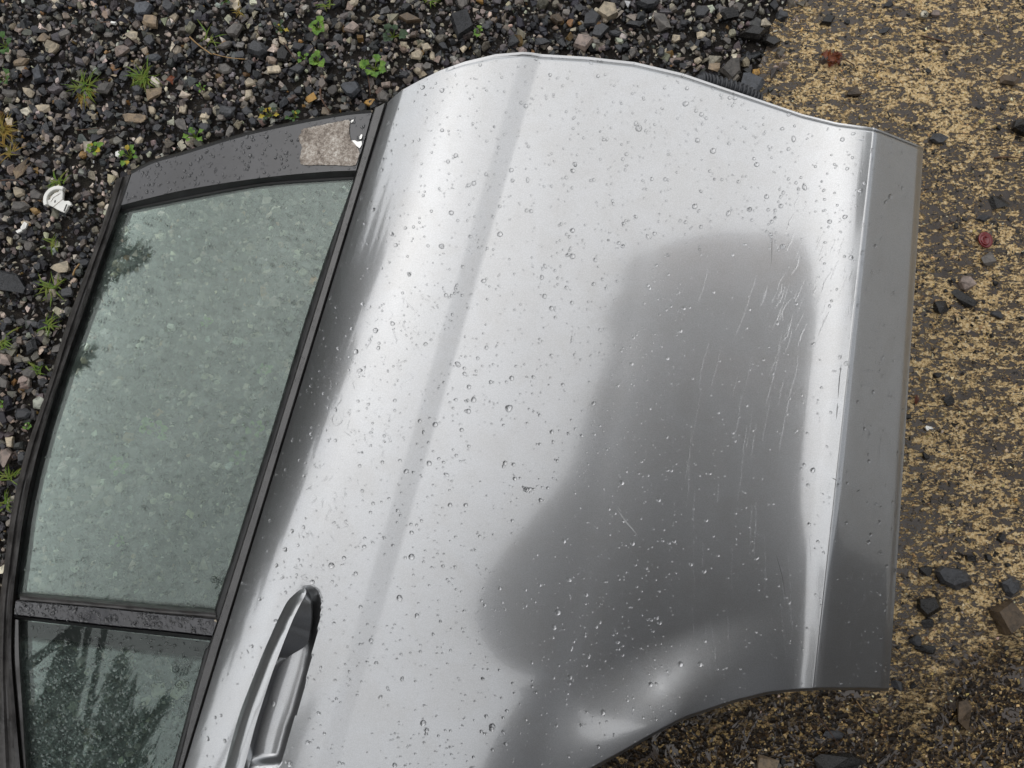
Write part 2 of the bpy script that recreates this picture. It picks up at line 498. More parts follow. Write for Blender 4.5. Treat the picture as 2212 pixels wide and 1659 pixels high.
def link(name, me, mat, parent=None, label=None, cat=None, group=None, kind=None):
    o = bpy.data.objects.new(name, me)
    scene.collection.objects.link(o)
    if mat is not None and me is not None and not me.materials:
        me.materials.append(mat)
    if parent is not None:
        o.parent = parent
        o.matrix_parent_inverse = Matrix.Translation(-PLACE.get(parent.name, Vector((0, 0, 0))))
    tag(o, label, cat, group, kind)
    return o


PLACE = {}


def tag(o, label=None, cat=None, group=None, kind=None):
    for k, v in (('label', label), ('category', cat), ('group', group), ('kind', kind)):
        if v:
            o[k] = v
    return o


def thing(name, loc, label, cat, group=None):
    o = bpy.data.objects.new(name, None)
    scene.collection.objects.link(o)
    o.location = loc
    o.empty_display_size = 0.02
    PLACE[o.name] = Vector(loc)
    return tag(o, label, cat, group)


def ob(name, V, F, mat, parent=None, smooth=False, **k):
    return link(name, raw_mesh(name, V, F, smooth), mat, parent, **k)


def quads(nu, nv, off=0, wrap_u=False):
    """index quads of a grid stored [u][v]."""
    iu = np.arange(nu if wrap_u else nu - 1); iv = np.arange(nv - 1)
    a, b = np.meshgrid(iu, iv, indexing='ij')
    a2 = (a + 1) % nu
    return np.stack([a * nv + b, a2 * nv + b, a2 * nv + b + 1, a * nv + b + 1], -1).reshape(-1, 4) + off


def resample(P, n):
    P = np.asarray(P, float)
    d = np.concatenate([[0], np.cumsum(np.hypot(*np.diff(P[:, :2], axis=0).T))])
    u = np.linspace(0, d[-1], n)
    return np.stack([np.interp(u, d, P[:, k]) for k in range(P.shape[1])], -1)


def spline(P, n):
    """Catmull-Rom through the control points, by control index."""
    P = np.asarray(P, float)
    Q = np.vstack([2 * P[0] - P[1], P, 2 * P[-1] - P[-2]])
    u = np.linspace(0, len(P) - 1, n); i = np.minimum(u.astype(int), len(P) - 2); f = (u - i)[:, None]
    p0, p1, p2, p3 = Q[i], Q[i + 1], Q[i + 2], Q[i + 3]
    return 0.5 * ((2 * p1) + (-p0 + p2) * f + (2 * p0 - 5 * p1 + 4 * p2 - p3) * f ** 2 + (-p0 + 3 * p1 - 3 * p2 + p3) * f ** 3)


def loft(name, curves, zf, mat, parent, n=60, base=0.012, by_index=False, smooth=True, jitter=0.0, **k):
    rows = []
    for poly, dz in curves:
        Q = spline(poly, n) if by_index else resample(spline(poly, max(40, 6 * len(poly))), n)
        z = zf(Q[:, 0], Q[:, 1]) + (np.interp(np.linspace(0, 1, n), np.linspace(0, 1, len(dz)), dz) if np.ndim(dz) else dz)
        if jitter:
            z = z + jitter * np.sin(np.linspace(0, 40, n) + rng.uniform(0, 6)) * rng.uniform(0.3, 1, n)
        rows.append(at(Q[:, 0], Q[:, 1], z))
    lo = []
    for r in (rows[-1], rows[0]):
        r = r.copy(); r[:, 2] -= base; lo.append(r)
    G = np.stack(rows + lo)                      # [k][n]
    kk = len(G)
    F = [quads(kk, n, wrap_u=True)]
    V = G.reshape(-1, 3)
    caps = [[i * n for i in range(kk)][::-1], [i * n + n - 1 for i in range(kk)]]
    me = raw_mesh(name, V, [list(f) for f in F[0]] + caps, smooth)
    if smooth:
        me.set_sharp_from_angle(angle=math.radians(38))
    return link(name, me, mat, parent, **k)


def tube_mesh(paths, sides=6):
    """paths: list of (points (n,3), radii (n,)) -> V, F (quads) with tapered ends."""
    Vs, Fs, off = [], [], 0
    for P, R in paths:
        P = np.asarray(P, float); R = np.asarray(R, float); n = len(P)
        T = np.gradient(P, axis=0); T /= np.linalg.norm(T, axis=1, keepdims=True) + 1e-12
        ref = np.array([0, 0, 1.0]) if abs(T[0][2]) < 0.9 else np.array([1.0, 0, 0])
        A = np.cross(T, ref); A /= np.linalg.norm(A, axis=1, keepdims=True) + 1e-12
        B = np.cross(T, A)
        ang = np.linspace(0, 2 * np.pi, sides, endpoint=False)
        ring = P[None] + R[None, :, None] * (np.cos(ang)[:, None, None] * A[None] + np.sin(ang)[:, None, None] * B[None])
        Vs.append(ring.reshape(-1, 3)); Fs.append(quads(sides, n, off, True)); off += sides * n
        c0 = len(P)
        Vs.append(np.stack([P[0], P[-1]])); e0, e1 = off, off + 1; off += 2
        base = e0 - sides * n
        i = np.arange(sides); j = (i + 1) % sides
        Fs.append(np.stack([base + i * n, base + j * n, np.full(sides, e0)], -1)[:, ::-1])
        Fs.append(np.stack([base + i * n + n - 1, base + j * n + n - 1, np.full(sides, e1)], -1))
    return np.concatenate(Vs), Fs


def lathe(profile, sides=28):
    """profile: (r, z) rows -> V, F around the z axis."""
    pr = np.asarray(profile, float); n = len(pr)
    a = np.linspace(0, 2 * np.pi, sides, endpoint=False)
    V = np.stack([np.cos(a)[:, None] * pr[None, :, 0], np.sin(a)[:, None] * pr[None, :, 0], np.repeat(pr[None, :, 1], sides, 0)], -1)
    return V.reshape(-1, 3), [quads(sides, n, 0, True)]


def prism(poly_w, z0, z1):
    """flat outline (n,2 world) extruded from z0 to z1."""
    P = np.asarray(poly_w, float); n = len(P)
    V = np.vstack([np.c_[P, np.full(n, z1)], np.c_[P, np.full(n, z0)]])
    F = [list(range(n)), list(range(2 * n - 1, n - 1, -1))] + [[i, n + i, n + (i + 1) % n, (i + 1) % n] for i in range(n)]
    return V, F


def box_v(c, s, rot=None):
    c = np.asarray(c, float); s = np.asarray(s, float) / 2
    V = np.array([(x, y, z) for x in (-1, 1) for y in (-1, 1) for z in (-1, 1)], float) * s
    if rot is not None:
        V = V @ np.array(rot.to_3x3()).T
    F = np.array([(0, 1, 3, 2), (4, 6, 7, 5), (0, 4, 5, 1), (2, 3, 7, 6), (0, 2, 6, 4), (1, 5, 7, 3)])
    return V + c, F


# ------------------------------------------------------------------ ground
EDGE_PX = [(1745, -130), (1702, 0), (1662, 60), (1640, 130), (1618, 205), (1590, 300), (1500, 500), (1350, 900), (1215, 1300), (1130, 1659), (1080, 1900)]
edge_w = resample(at(*np.array(EDGE_PX, float).T, 0.0)[:, :2], 90)
edge_w[:, 0] += np.cumsum(rng.normal(0, 0.0022, 90)) * 0.6 + rng.normal(0, 0.003, 90)
V, F = prism([(-150, -150), (150, -150), (150, 150), (-150, 150)], -0.3, -0.004)
ob('ground', V, F, M_SOIL, kind='structure', label='dark gravelly soil stretching away')
far = np.vstack([[edge_w[0] + (0.9, 3.0)], edge_w, [edge_w[-1] - (0.6, 3.0)]])
V, F = prism(np.vstack([[(far[0][0] + 2, 25)], far, [(far[-1][0] - 2, -25)], [(25, -25)], [(25, 25)]]), -0.1, 0.004)
conc = ob('concrete_yard', V, F, M_CONCRETE, kind='structure', label='worn wet concrete with pale sandy patches')


def edge_x(y):
    o = np.argsort(edge_w[:, 1])
    return np.interp(y, edge_w[o, 1], edge_w[o, 0])


# ------------------------------------------------------------------ stones
def hull_mesh(name, n=20, blocky=0.5, seed=0):
    r = np.random.default_rng(seed)
    P = r.normal(size=(n, 3)); P /= np.linalg.norm(P, axis=1, keepdims=True)
    e = 1 - blocky * 0.6
    P = np.sign(P) * np.abs(P) ** e
    P *= r.uniform(0.5, 1.0, (n, 1))
    bm = bmesh.new()
    for p in P:
        bm.verts.new(p)
    g = bmesh.ops.convex_hull(bm, input=bm.verts)
    for v in [v for v in bm.verts if not v.link_faces]:
        bm.verts.remove(v)
    bmesh.ops.triangulate(bm, faces=bm.faces)
    bm.verts.ensure_lookup_table()
    lo = np.array([v.co for v in bm.verts]); mn, mxx = lo.min(0), lo.max(0)
    for v in bm.verts:
        v.co = [2 * (v.co[k] - mn[k]) / (mxx[k] - mn[k]) - 1 for k in range(3)]
    V = np.array([v.co[:] for v in bm.verts]); F = np.array([[v.index for v in f.verts] for f in bm.faces])
    bm.verts.index_update()
    F = np.array([[v.index for v in f.verts] for f in bm.faces])
    bm.free()
    return V, F


def slab_mesh(seed):
    """a split chip: flat faces, crisp edges."""
    r = np.random.default_rng(seed); m_ = int(r.integers(4, 7))
    a = np.sort(np.linspace(0, 2 * np.pi, m_, endpoint=False) + r.uniform(-.42, .42, m_))
    P = np.stack([np.cos(a), np.sin(a)], -1) * r.uniform(.72, 1.0, (m_, 1))
    tilt = r.normal(0, .35, 2); top = P * r.uniform(.62, .92) + r.normal(0, .08, 2); bot = P * r.uniform(.85, 1.0)
    V = np.vstack([np.c_[top, .8 + top @ tilt], np.c_[P, .1 + P @ tilt * .5], np.c_[bot, np.full(m_, -1.)]])
    F = [(0, i, i + 1) for i in range(1, m_ - 1)]
    for k in (0, m_):
        for i in range(m_):
            j = (i + 1) % m_
            F += [(k + i, k + m_ + i, k + m_ + j), (k + i, k + m_ + j, k + j)]
    mn, mx = V.min(0), V.max(0)
    return 2 * (V - mn) / (mx - mn) - 1, np.array(F)


FINE = [hull_mesh('t', 6 + i % 4, 1.0, 100 + i) for i in range(10)] + [slab_mesh(500 + i) for i in range(20)]
GRIT = [hull_mesh('t', 7, 0.8, 200 + i) for i in range(10)]
BIGT = [hull_mesh('t', 11 + i % 4, 1.0, 300 + i // 2) if i % 2 else slab_mesh(700 + i) for i in range(36)]

ROUND = [hull_mesh('t', 34, 0.45, 900 + i) for i in range(8)]
SLABS = [slab_mesh(740 + i) for i in range(26)]


def rot_many(n, flat=0.35):
    """random rotation matrices: free about z, tilted a little off it."""
    a = rng.uniform(0, 2 * np.pi, n); b = rng.normal(0, flat, n); c = rng.normal(0, flat, n)
    ca, sa, cb, sb, cc, sc = np.cos(a), np.sin(a), np.cos(b), np.sin(b), np.cos(c), np.sin(c)
    o, l = np.zeros(n), np.ones(n)
    Z = np.stack([ca, -sa, o, sa, ca, o, o, o, l], -1).reshape(n, 3, 3)
    X = np.stack([l, o, o, o, cb, -sb, o, sb, cb], -1).reshape(n, 3, 3)
    Y = np.stack([cc, o, sc, o, l, o, -sc, o, cc], -1).reshape(n, 3, 3)
    return Z @ X @ Y


def scatter_mesh(name, temps, xyz, size, flat=0.35, squash=(0.28, 0.75), colors=None):
    n = len(xyz); pick = rng.integers(0, len(temps), n)
    Vs, Fs, Cs, off = [], [], [], 0
    R = rot_many(n, flat)
    asp = np.stack([rng.uniform(0.85, 1.25, n), rng.uniform(0.62, 1.0, n), rng.uniform(*squash, n)], -1)
    for k, (tv, tf) in enumerate(temps):
        idx = np.where(pick == k)[0]
        if not len(idx):
            continue
        v = tv[None] * (asp[idx] * size[idx, None])[:, None, :]
        v = np.einsum('nij,nvj->nvi', R[idx], v) + xyz[idx][:, None]
        Vs.append(v.reshape(-1, 3))
        Fs.append((tf[None] + (off + np.arange(len(idx)) * len(tv))[:, None, None]).reshape(-1, 3))
        off += len(idx) * len(tv)
        if colors is not None:
            Cs.append(np.repeat(colors[idx], len(tv), 0))
    return raw_mesh(name, np.concatenate(Vs), [np.concatenate(Fs)], False, np.concatenate(Cs) if Cs else None)


def pick_colors(n, fam):
    w = np.array([f[0] for f in fam], float); w /= w.sum()
    i = rng.choice(len(fam), n, p=w)
    c = np.array([f[1] for f in fam])[i] * rng.uniform(0.42, 1.15, (n, 1))
    return np.clip(c * rng.normal(1, 0.05, (n, 3)), 0.004, 0.7)


GRAVEL_FAM = [(34, (0.036, 0.036, 0.040)), (25, (0.085, 0.081, 0.080)), (22, (0.18, 0.158, 0.136)), (15, (0.31, 0.26, 0.205)), (10, (0.58, 0.51, 0.42)), (2, (0.28, 0.17, 0.07)), (1.2, (0.62, 0.60, 0.55))]


def visible_gravel(x, y):
    """leave out what lies under the closed part of the door."""
    bx = np.interp(y, [-0.60, 0.36], [-0.36, -0.155])       # below the belt line
    under = (x > bx + 0.10) & (y < 0.30) & (y > -0.44)
    return ~under


def gravel_points(n, spill=0.03):
    x = rng.uniform(-0.98, 0.55, n); y = rng.uniform(-0.62, 1.0, n)
    keep = (x < edge_x(y) + rng.normal(0, spill, n)) & visible_gravel(x, y)
    return x[keep], y[keep]


def gravel_layer(n, lo, hi, z, temps, spill=0.03, flat=0.4):
    x, y = gravel_points(n, spill)
    s = lo * (hi / lo) ** rng.beta(1.2, 2.2, len(x)) / 2
    zz = z + s * 0.35 + rng.uniform(0, 0.004, len(x))
    return np.stack([x, y, zz], -1), s


a1, s1 = gravel_layer(34000, 0.003, 0.007, 0.0, GRIT)
a2, s2 = gravel_layer(46000, 0.0045, 0.020, 0.001, FINE)
x = rng.uniform(-1.9, 0.6, 52000); y = rng.uniform(-1.6, 1.9, 52000)          # the bed goes on beyond the view
k = (x < edge_x(y) + rng.normal(0, .02, 52000)) & ~((x > -0.98) & (y > -0.62) & (y < 1.0))
x, y = x[k], y[k]
s = 0.008 * (0.020 / 0.008) ** rng.beta(1.2, 2.2, len(x)) / 2
a2 = np.concatenate([a2, np.stack([x, y, 0.001 + s * .35 + rng.uniform(0, .004, len(x))], -1)]); s2 = np.concatenate([s2, s])
me = scatter_mesh('gravel_grit', GRIT, a1, s1, colors=pick_colors(len(a1), GRAVEL_FAM))
link('gravel_grit', me, M_GRAVEL, kind='stuff', label='fine dark grit between the gravel stones')
me = scatter_mesh('gravel', FINE, a2, s2, colors=pick_colors(len(a2), GRAVEL_FAM))
link('gravel', me, M_GRAVEL, kind='stuff', label='wet mixed slate and limestone gravel')

# sandy grit on the concrete
n = 11000
x = rng.uniform(0.2, 1.0, n); y = rng.uniform(-0.6, 1.0, n)
k = x > edge_x(y) + 0.01
x, y = x[k], y[k]
s = 0.0011 * (0.0034 / 0.0011) ** rng.beta(1, 3, len(x))
me = scatter_mesh('concrete_grit', GRIT, np.stack([x, y, 0.004 + s * 0.3], -1), s,
                  colors=pick_colors(len(x), [(50, (0.012, 0.011, 0.010)), (18, (0.06, 0.045, 0.03)), (70, (0.55, 0.38, 0.18)), (26, (0.72, 0.60, 0.42))]))
link('concrete_grit', me, M_GRAVEL, kind='stuff', label='fine grit scattered over the wet concrete')

_shape = [0]


def stone(px, py, w, h, ang, fam, label, thick=0.5, z=0.004, group=None, name=None):
    """one stone of w x h (survey units) lying at (px, py)."""
    kit = ROUND if re.search('pebble|oval|round|lump|smooth|knobbly', label) else SLABS if re.search('slab|flat|slate|chip|flake|sliver|angular|cornered|wedge|square|cube|block', label) else BIGT
    tv, tf = kit[_shape[0] % len(kit)]
    _shape[0] += 1
    P = at(px, py, z)
    u = 0.00063
    sx, sy = w * u / 2, h * u / 2
    sz = min(sx, sy) * thick
    v = tv * np.array([sx, sy, sz])
    v[:, 2] += v[:, 0] * rng.normal(0, 0.10) + v[:, 1] * rng.normal(0, 0.10)
    a = math.radians(ang); R = np.array([[math.cos(a), -math.sin(a)], [math.sin(a), math.cos(a)]])
    v[:, :2] = v[:, :2] @ R.T
    o = ob(name or {'slate': 'slate_stone', 'blue': 'slate_stone', 'black': 'slate_stone', 'cream': 'limestone', 'tan': 'limestone'}.get(fam, 'stone'),
           v, tf, ST[fam], label=label, cat='stone', group=group)
    o.location = (P[0], P[1], z + sz * 0.62)
    return o


def edge_px(py):
    return np.interp(py, [p[1] for p in EDGE_PX], [p[0] for p in EDGE_PX])


DOOR_PX = [(252, 386), (287, 372), (400, 331), (600, 274), (807, 238), (837, 218), (852, 205), (904, 173), (1004, 131), (1131, 108), (1271, 120), (1371, 131), (1475, 155), (1635, 210), (1808, 262), (1888, 272), (1998, 315), (1924, 1496), (1765, 1494), (1658, 1503), (1475, 1558), (1287, 1662), (1200, 1720), (-10, 1720), (-10, 1330), (25, 1106), (143, 703)]


# ------------------------------------------------------------------ the car door
door = thing('car_door', (0.05, 0.0, 0.0), 'silver car rear door with black window frame lying face up on gravel and wet concrete', 'car door')

s_g = np.unique(np.concatenate([np.linspace(.98, 1, 8), np.linspace(0, .06, 26), np.linspace(.06, .26, 64), np.linspace(.255, .315, 40), np.linspace(.315, .84, 80), np.linspace(.84, .92, 60), np.linspace(.92, 1, 14)]))
t_g = np.unique(np.concatenate([np.linspace(0, .009, 16), np.linspace(.009, .65, 150), np.linspace(.65, .95, 180), np.linspace(.95, .993, 30), np.linspace(.993, 1, 8)]))
S_, T_ = np.meshgrid(s_g, t_g, indexing='ij')
PX_, PY_ = panel_px(S_, T_)
PZ_ = panel_z(S_, T_, PX_, PY_)
PP = at(PX_, PY_, PZ_)
_du, _dv = np.gradient(PP, axis=0), np.gradient(PP, axis=1)
PN = np.cross(_dv, _du); PN /= np.linalg.norm(PN, axis=-1, keepdims=True); PN *= np.sign(PN[..., 2:3])
ns, nt_ = S_.shape
V = PP.reshape(-1, 3)
Q = quads(ns, nt_)[:, ::-1]
cx = PX_.reshape(-1)[Q].mean(1); cy = PY_.reshape(-1)[Q].mean(1)
in_cup = in_poly(cx, cy, CUP)
# folded rim: the outer edge turns down and in
rim = np.concatenate([np.arange(nt_) * 1, (np.arange(1, ns) * nt_ + nt_ - 1), ((ns - 1) * nt_ + np.arange(nt_ - 2, -1, -1)), np.arange(ns - 2, 0, -1) * nt_])
c0 = V.mean(0)
rv = V[rim].copy()
rin = rv.copy(); rin[:, 2] -= 0.007
inn = rin.copy(); dirc = c0[:2] - inn[:, :2]; inn[:, :2] += dirc / np.linalg.norm(dirc, axis=1, keepdims=True) * 0.014
nb = len(rim); o1 = len(V); o2 = o1 + nb
i = np.arange(nb); j = (i + 1) % nb
rimF = np.concatenate([np.stack([rim[i], rim[j], o1 + j, o1 + i], -1), np.stack([o1 + i, o1 + j, o2 + j, o2 + i], -1)])
me = raw_mesh('outer_panel', np.concatenate([V, rin, inn]), [np.concatenate([Q[~in_cup], rimF[:, ::-1]])], True)
me.set_sharp_from_angle(angle=math.radians(50))
link('outer_panel', me, M_PAINT, door)
used = np.unique(Q[in_cup]); remap = np.full(len(V), -1); remap[used] = np.arange(len(used))
handle = thing('door_handle', (0, 0, 0), None, None)
handle.parent = door; handle.matrix_parent_inverse = Matrix.Translation(-PLACE['car_door'])
ob('handle_recess', V[used], [remap[Q[in_cup]]], M_PAINT, handle, smooth=True)

# inner steel shell under the skin
ss, tt = np.meshgrid(np.linspace(.03, .975, 26), np.linspace(.022, .985, 34), indexing='ij')
qx, qy = panel_px(ss, tt)
zt = panel_z(ss, tt, qx, qy) - 0.024
up = at(qx, qy, zt)
lo = up.copy(); lo[..., 2] = np.maximum(zt - 0.085, 0.012)
k1, k2 = ss.shape
VV = np.concatenate([up.reshape(-1, 3), lo.reshape(-1, 3)]); qq = quads(k1, k2); half = k1 * k2
ri = np.concatenate([np.arange(k2), np.arange(1, k1) * k2 + k2 - 1, (k1 - 1) * k2 + np.arange(k2 - 2, -1, -1), np.arange(k1 - 2, 0, -1) * k2])
rj = np.roll(ri, -1)
ob('inner_shell', VV, [np.concatenate([qq[:, ::-1], qq + half, np.stack([ri, rj, rj + half, ri + half], -1)])], M_SHELL, door)


def panel_inv(px, py):
    px = np.asarray(px, float); py = np.asarray(py, float)
    lo_, hi_ = np.zeros_like(px), np.ones_like(px)
    for _ in range(40):
        m_ = (lo_ + hi_) / 2
        tx, bx = np.interp(m_, S_K, S_T), np.interp(m_, S_K, S_B)
        ty, by = np.interp(tx, TOP[:, 0], TOP[:, 1]), smooth_interp(bx, BOT)
        x = tx + (bx - tx) * (py - ty) / (by - ty)
        lo_, hi_ = np.where(x < px, m_, lo_), np.where(x < px, hi_, m_)
    s = (lo_ + hi_) / 2
    tx, bx = np.interp(s, S_K, S_T), np.interp(s, S_K, S_B)
    ty, by = np.interp(tx, TOP[:, 0], TOP[:, 1]), smooth_interp(bx, BOT)
    return s, (py - ty) / (by - ty)


def skin_z(px, py):
    s, t = panel_inv(px, py)
    return Z0 + np.interp(s, SEC_S, SEC_Z) + (830 - np.asarray(py, float)) * M_PX * math.tan(math.radians(TILT_Y))


HL = [(655, 1269), (640, 1280), (621, 1299), (605, 1329), (595, 1350), (586, 1370), (569, 1409), (552, 1451), (523, 1526), (509, 1570), (497, 1613), (485, 1659), (455, 1760)]
HM = [(657, 1269), (649, 1283), (636, 1303), (621, 1333), (611, 1354), (602, 1374), (584, 1413), (568, 1455), (541, 1530), (528, 1573), (516, 1615), (506, 1659), (477, 1760)]
HM2 = [(658.5, 1269.5), (656, 1282), (645, 1302), (630, 1331.5), (620, 1353), (611, 1374), (594, 1415), (580, 1453), (554, 1527), (541, 1571), (529, 1614), (518, 1659), (489, 1760)]
HR = [(659, 1270), (661, 1281), (651, 1301), (636, 1331), (627, 1352), (618, 1374), (602, 1416), (589, 1451), (565, 1524), (551, 1569), (539, 1614), (527, 1659), (498, 1760)]
HR2 = [(661, 1271), (667, 1287), (671.5, 1306), (672.5, 1335), (669.5, 1362), (661, 1394), (622, 1420), (596, 1451), (571, 1530), (558, 1573), (546, 1617), (535, 1659), (506, 1760)]
zl = [0.001] + [0.003] * 12
zm = [0.003, 0.009, 0.012, 0.0145, 0.015, 0.016, 0.0165, 0.017, 0.0175, 0.0175, 0.017, 0.016, 0.012]
z2 = [0.0035, 0.0098, 0.013, 0.0155, 0.0162, 0.0172, 0.0178, 0.0183, 0.0188, 0.0188, 0.0183, 0.0173, 0.013]
zr = [0.003, 0.0095, 0.0132, 0.0157, 0.0165, 0.0175, 0.0181, 0.0186, 0.0191, 0.0191, 0.0186, 0.0176, 0.013]
zb = [0.000, 0.001, 0.002, 0.002, 0.002, 0.003, 0.007, 0.009, 0.009, 0.009, 0.009, 0.008, 0.003]
loft('grip', [(HL, zl), (HM, zm), (HM2, z2), (HR, zr), (HR2, zb)], skin_z, M_PAINT, handle, n=110, base=0.006, by_index=True)

# --- window: frame pieces, seals and panes
OUT = [(284, 376), (333, 352), (400, 333), (500, 302), (600, 277), (737, 251), (803, 244)]
INN = [(262, 443), (333, 425), (400, 410), (500, 393), (600, 380), (700, 371), (769, 368)]
GLT = [(258, 458), (333, 443), (433, 423), (567, 400), (680, 391), (764, 386)]
up_ = lambda P, d: [(x - d * .3, y - d) for x, y in P]
loft('pillar_trim', [(OUT, .0035), (INN, .0035)], win_z, M_GLOSS, door, n=70, base=.022)
loft('edge_seal', [(up_(OUT, 7), -.004), (up_(OUT, 4), .004), (up_(OUT, 0.3), .003)], win_z, M_RUBBER, door, n=70, base=.03)
loft('glass_seal', [(INN, .0048), ([(x, y + 3) for x, y in INN], .003), ([(x, y - 4) for x, y in GLT], -.004), (GLT, -.0035)], win_z, M_RUBBER, door, n=70, base=.012)
STRIP_L = [(809, 233), (770, 372), (716, 553), (617, 873), (545, 1106), (478, 1319), (448, 1413), (415, 1530), (388, 1640), (356, 1750)]
STRIP_R = [(belt_x(y) - 4 - o, y) for y, o in ((223, 0), (372, 0), (553, 0), (873, 0), (1106, 0), (1319, 0), (1413, 0), (1530, 0), (1640, 0), (1750, 0))]
GLR = [(764, 386), (704, 553), (656, 700), (604, 873), (531, 1106), (500, 1206), (463, 1319)]
loft('belt_moulding', [([(x + .5, y) for x, y in STRIP_L], .004), ([(x + 2.5, y) for x, y in STRIP_L], .0055), ([(x - 2, y) for x, y in STRIP_R], .0055), (STRIP_R, .004)], win_z, M_GREY, door, n=90, base=.02)
GLQ = [(455, 1384), (442, 1406), (430, 1450), (415, 1499), (395, 1575), (372, 1659), (346, 1750)]
SEALR = [(797, 260)] + [(p[0], p[1]) for p in GLR] + GLQ
loft('belt_seal', [(SEALR, -.004), ([(x + 4, y) for x, y in SEALR], .001), ([(x + .4 * (b - x), y) for (x, y), b in zip(SEALR, np.interp([p[1] for p in SEALR], [p[1] for p in STRIP_L], [p[0] for p in STRIP_L]))], .002),
                   ([(b - .3, y) for (x, y), b in zip(SEALR, np.interp([p[1] for p in SEALR], [p[1] for p in STRIP_L], [p[0] for p in STRIP_L]))], .003)], win_z, M_RUBBER, door, n=110, base=.014)
RO = [(252, 386), (232, 450), (200, 547), (143, 703), (100, 846), (57, 970), (25, 1106), (7, 1239), (-3, 1330), (-9, 1500), (-8, 1750)]
RI = [(284, 376), (263, 447), (222, 553), (186, 663), (147, 770), (110, 886), (77, 1003), (55, 1106), (38, 1223), (29, 1310), (27, 1420), (36, 1530), (48, 1659), (57, 1750)]
_ro = resample(spline(RO, 120), 60); _ri = resample(spline(RI, 120), 60)
mixp = lambda f: (_ro * (1 - f) + _ri * f).tolist()
loft('roof_rail_seal', [(mixp(0), -.010), (mixp(.15), .001), (mixp(.38), .004), (mixp(.52), .0005), (mixp(.6), .0005), (mixp(.75), .005), (mixp(.92), .003), (mixp(1), -.006)], win_z, M_RUBBER2, door, n=120, base=.022, jitter=.0005)
GLL = [(258, 458), (233, 553), (197, 663), (167, 753), (133, 853), (97, 986), (71, 1106), (53, 1206), (42, 1284)]
ri_at = lambda y: np.interp(y, [p[1] for p in RI], [p[0] for p in RI])
loft('window_channel', [([(ri_at(y) + .5, y) for x, y in GLL], -.003), ([(ri_at(y) + .55 * (x - ri_at(y)), y) for x, y in GLL], -.009), ([(x + 1, y) for x, y in GLL], -.0075)], win_z, M_RUBBER, door, n=80, base=.014)
D0 = [(43, 1282), (233, 1299), (350, 1310), (466, 1319)]
D1 = [(34, 1297), (233, 1314), (350, 1326), (470, 1337)]
D2 = [(31, 1328), (233, 1351), (350, 1362), (458, 1374)]
D3 = [(32, 1337), (233, 1360), (350, 1373), (456, 1384)]
loft('divider_seal', [(D0, -.004), ([(x, y + 5) for x, y in D0], .004), ([(x, y + 9) for x, y in D0], .0025), ([(x, y + 13) for x, y in D0], .0042), (D1, .002)], win_z, M_RUBBER2, door, n=60, base=.014, jitter=.0004)
loft('divider_bar', [([(x, y + .3) for x, y in D1], .003), ([(x, y + 2) for x, y in D1], .0045), ([(x, y - 1.5) for x, y in D2], .0045), (D2, .003)], win_z, M_GLOSS, door, n=60, base=.016)
loft('quarter_seal', [([(x, y + .3) for x, y in D2], -.001), ([(x, y + 3) for x, y in D2], .003), (D3, -.004)], win_z, M_RUBBER, door, n=60, base=.014)
QO = [(31, 1338), (30, 1420), (38, 1520), (50.5, 1659), (59, 1750)]
QI = [(41.5, 1339), (43, 1420), (50, 1530), (58, 1659), (66, 1750)]
loft('quarter_trim', [(QO, -.002), ([(x + 2.5, y) for x, y in QO], .003), ([(x - 2, y) for x, y in QI], .003), (QI, -.003)], win_z, M_GREY, door, n=50, base=.012)


def pane(name, top, right, bottom, left, mat, nu=30, nv=44, dz=-.0062, thick=.0038):
    T, B, L, R = (resample(spline(P, 90), n_) for P, n_ in ((top, nu), (bottom, nu), (left, nv), (right, nv)))
    u = np.linspace(0, 1, nu)[:, None, None]; v = np.linspace(0, 1, nv)[None, :, None]
    C = (1 - v) * T[:, None] + v * B[:, None] + (1 - u) * L[None] + u * R[None] - ((1 - u) * (1 - v) * T[0] + u * (1 - v) * T[-1] + (1 - u) * v * B[0] + u * v * B[-1])
    z = win_z(C[..., 0], C[..., 1]) + dz
    a = at(C[..., 0], C[..., 1], z).reshape(-1, 3); b = a - (0, 0, thick)
    q = quads(nu, nv); h = len(a)
    r_ = np.concatenate([np.arange(nv), np.arange(1, nu) * nv + nv - 1, (nu - 1) * nv + np.arange(nv - 2, -1, -1), np.arange(nu - 2, 0, -1) * nv]); r2 = np.roll(r_, -1)
    me = raw_mesh(name, np.concatenate([a, b]), [np.concatenate([q[:, ::-1], q + h, np.stack([r_, r2, r2 + h, r_ + h], -1)])], True)
    me.set_sharp_from_angle(angle=math.radians(40))
    o_ = link(name, me, mat[0], door)
    me.materials.append(mat[1])
    mi = np.zeros(len(me.polygons), np.int32); mi[len(q):2 * len(q)] = 1
    me.polygons.foreach_set('material_index', mi)
    return o_


main_pane = pane('window_glass', [(x - 2, y - 8) for x, y in GLT], [(x + 5, y) for x, y in [(766, 378)] + GLR[1:-1] + [(461, 1325)]], [(x, y + 7) for x, y in D0], [(x - 8, y) for x, y in [(256, 450)] + GLL[1:-1] + [(46, 1290)]], (M_PANE, M_PANE_B))
quarter = pane('quarter_glass', [(44, 1332), (233, 1353), (457, 1378)], [(x + 5, y) for x, y in [(457, 1378)] + GLQ[1:]], [(62, 1750), (350, 1750)], [(38, 1332), (40, 1420), (47, 1530), (55, 1659), (62, 1750)], (M_PANE2, M_PANE2_B), 24, 30)

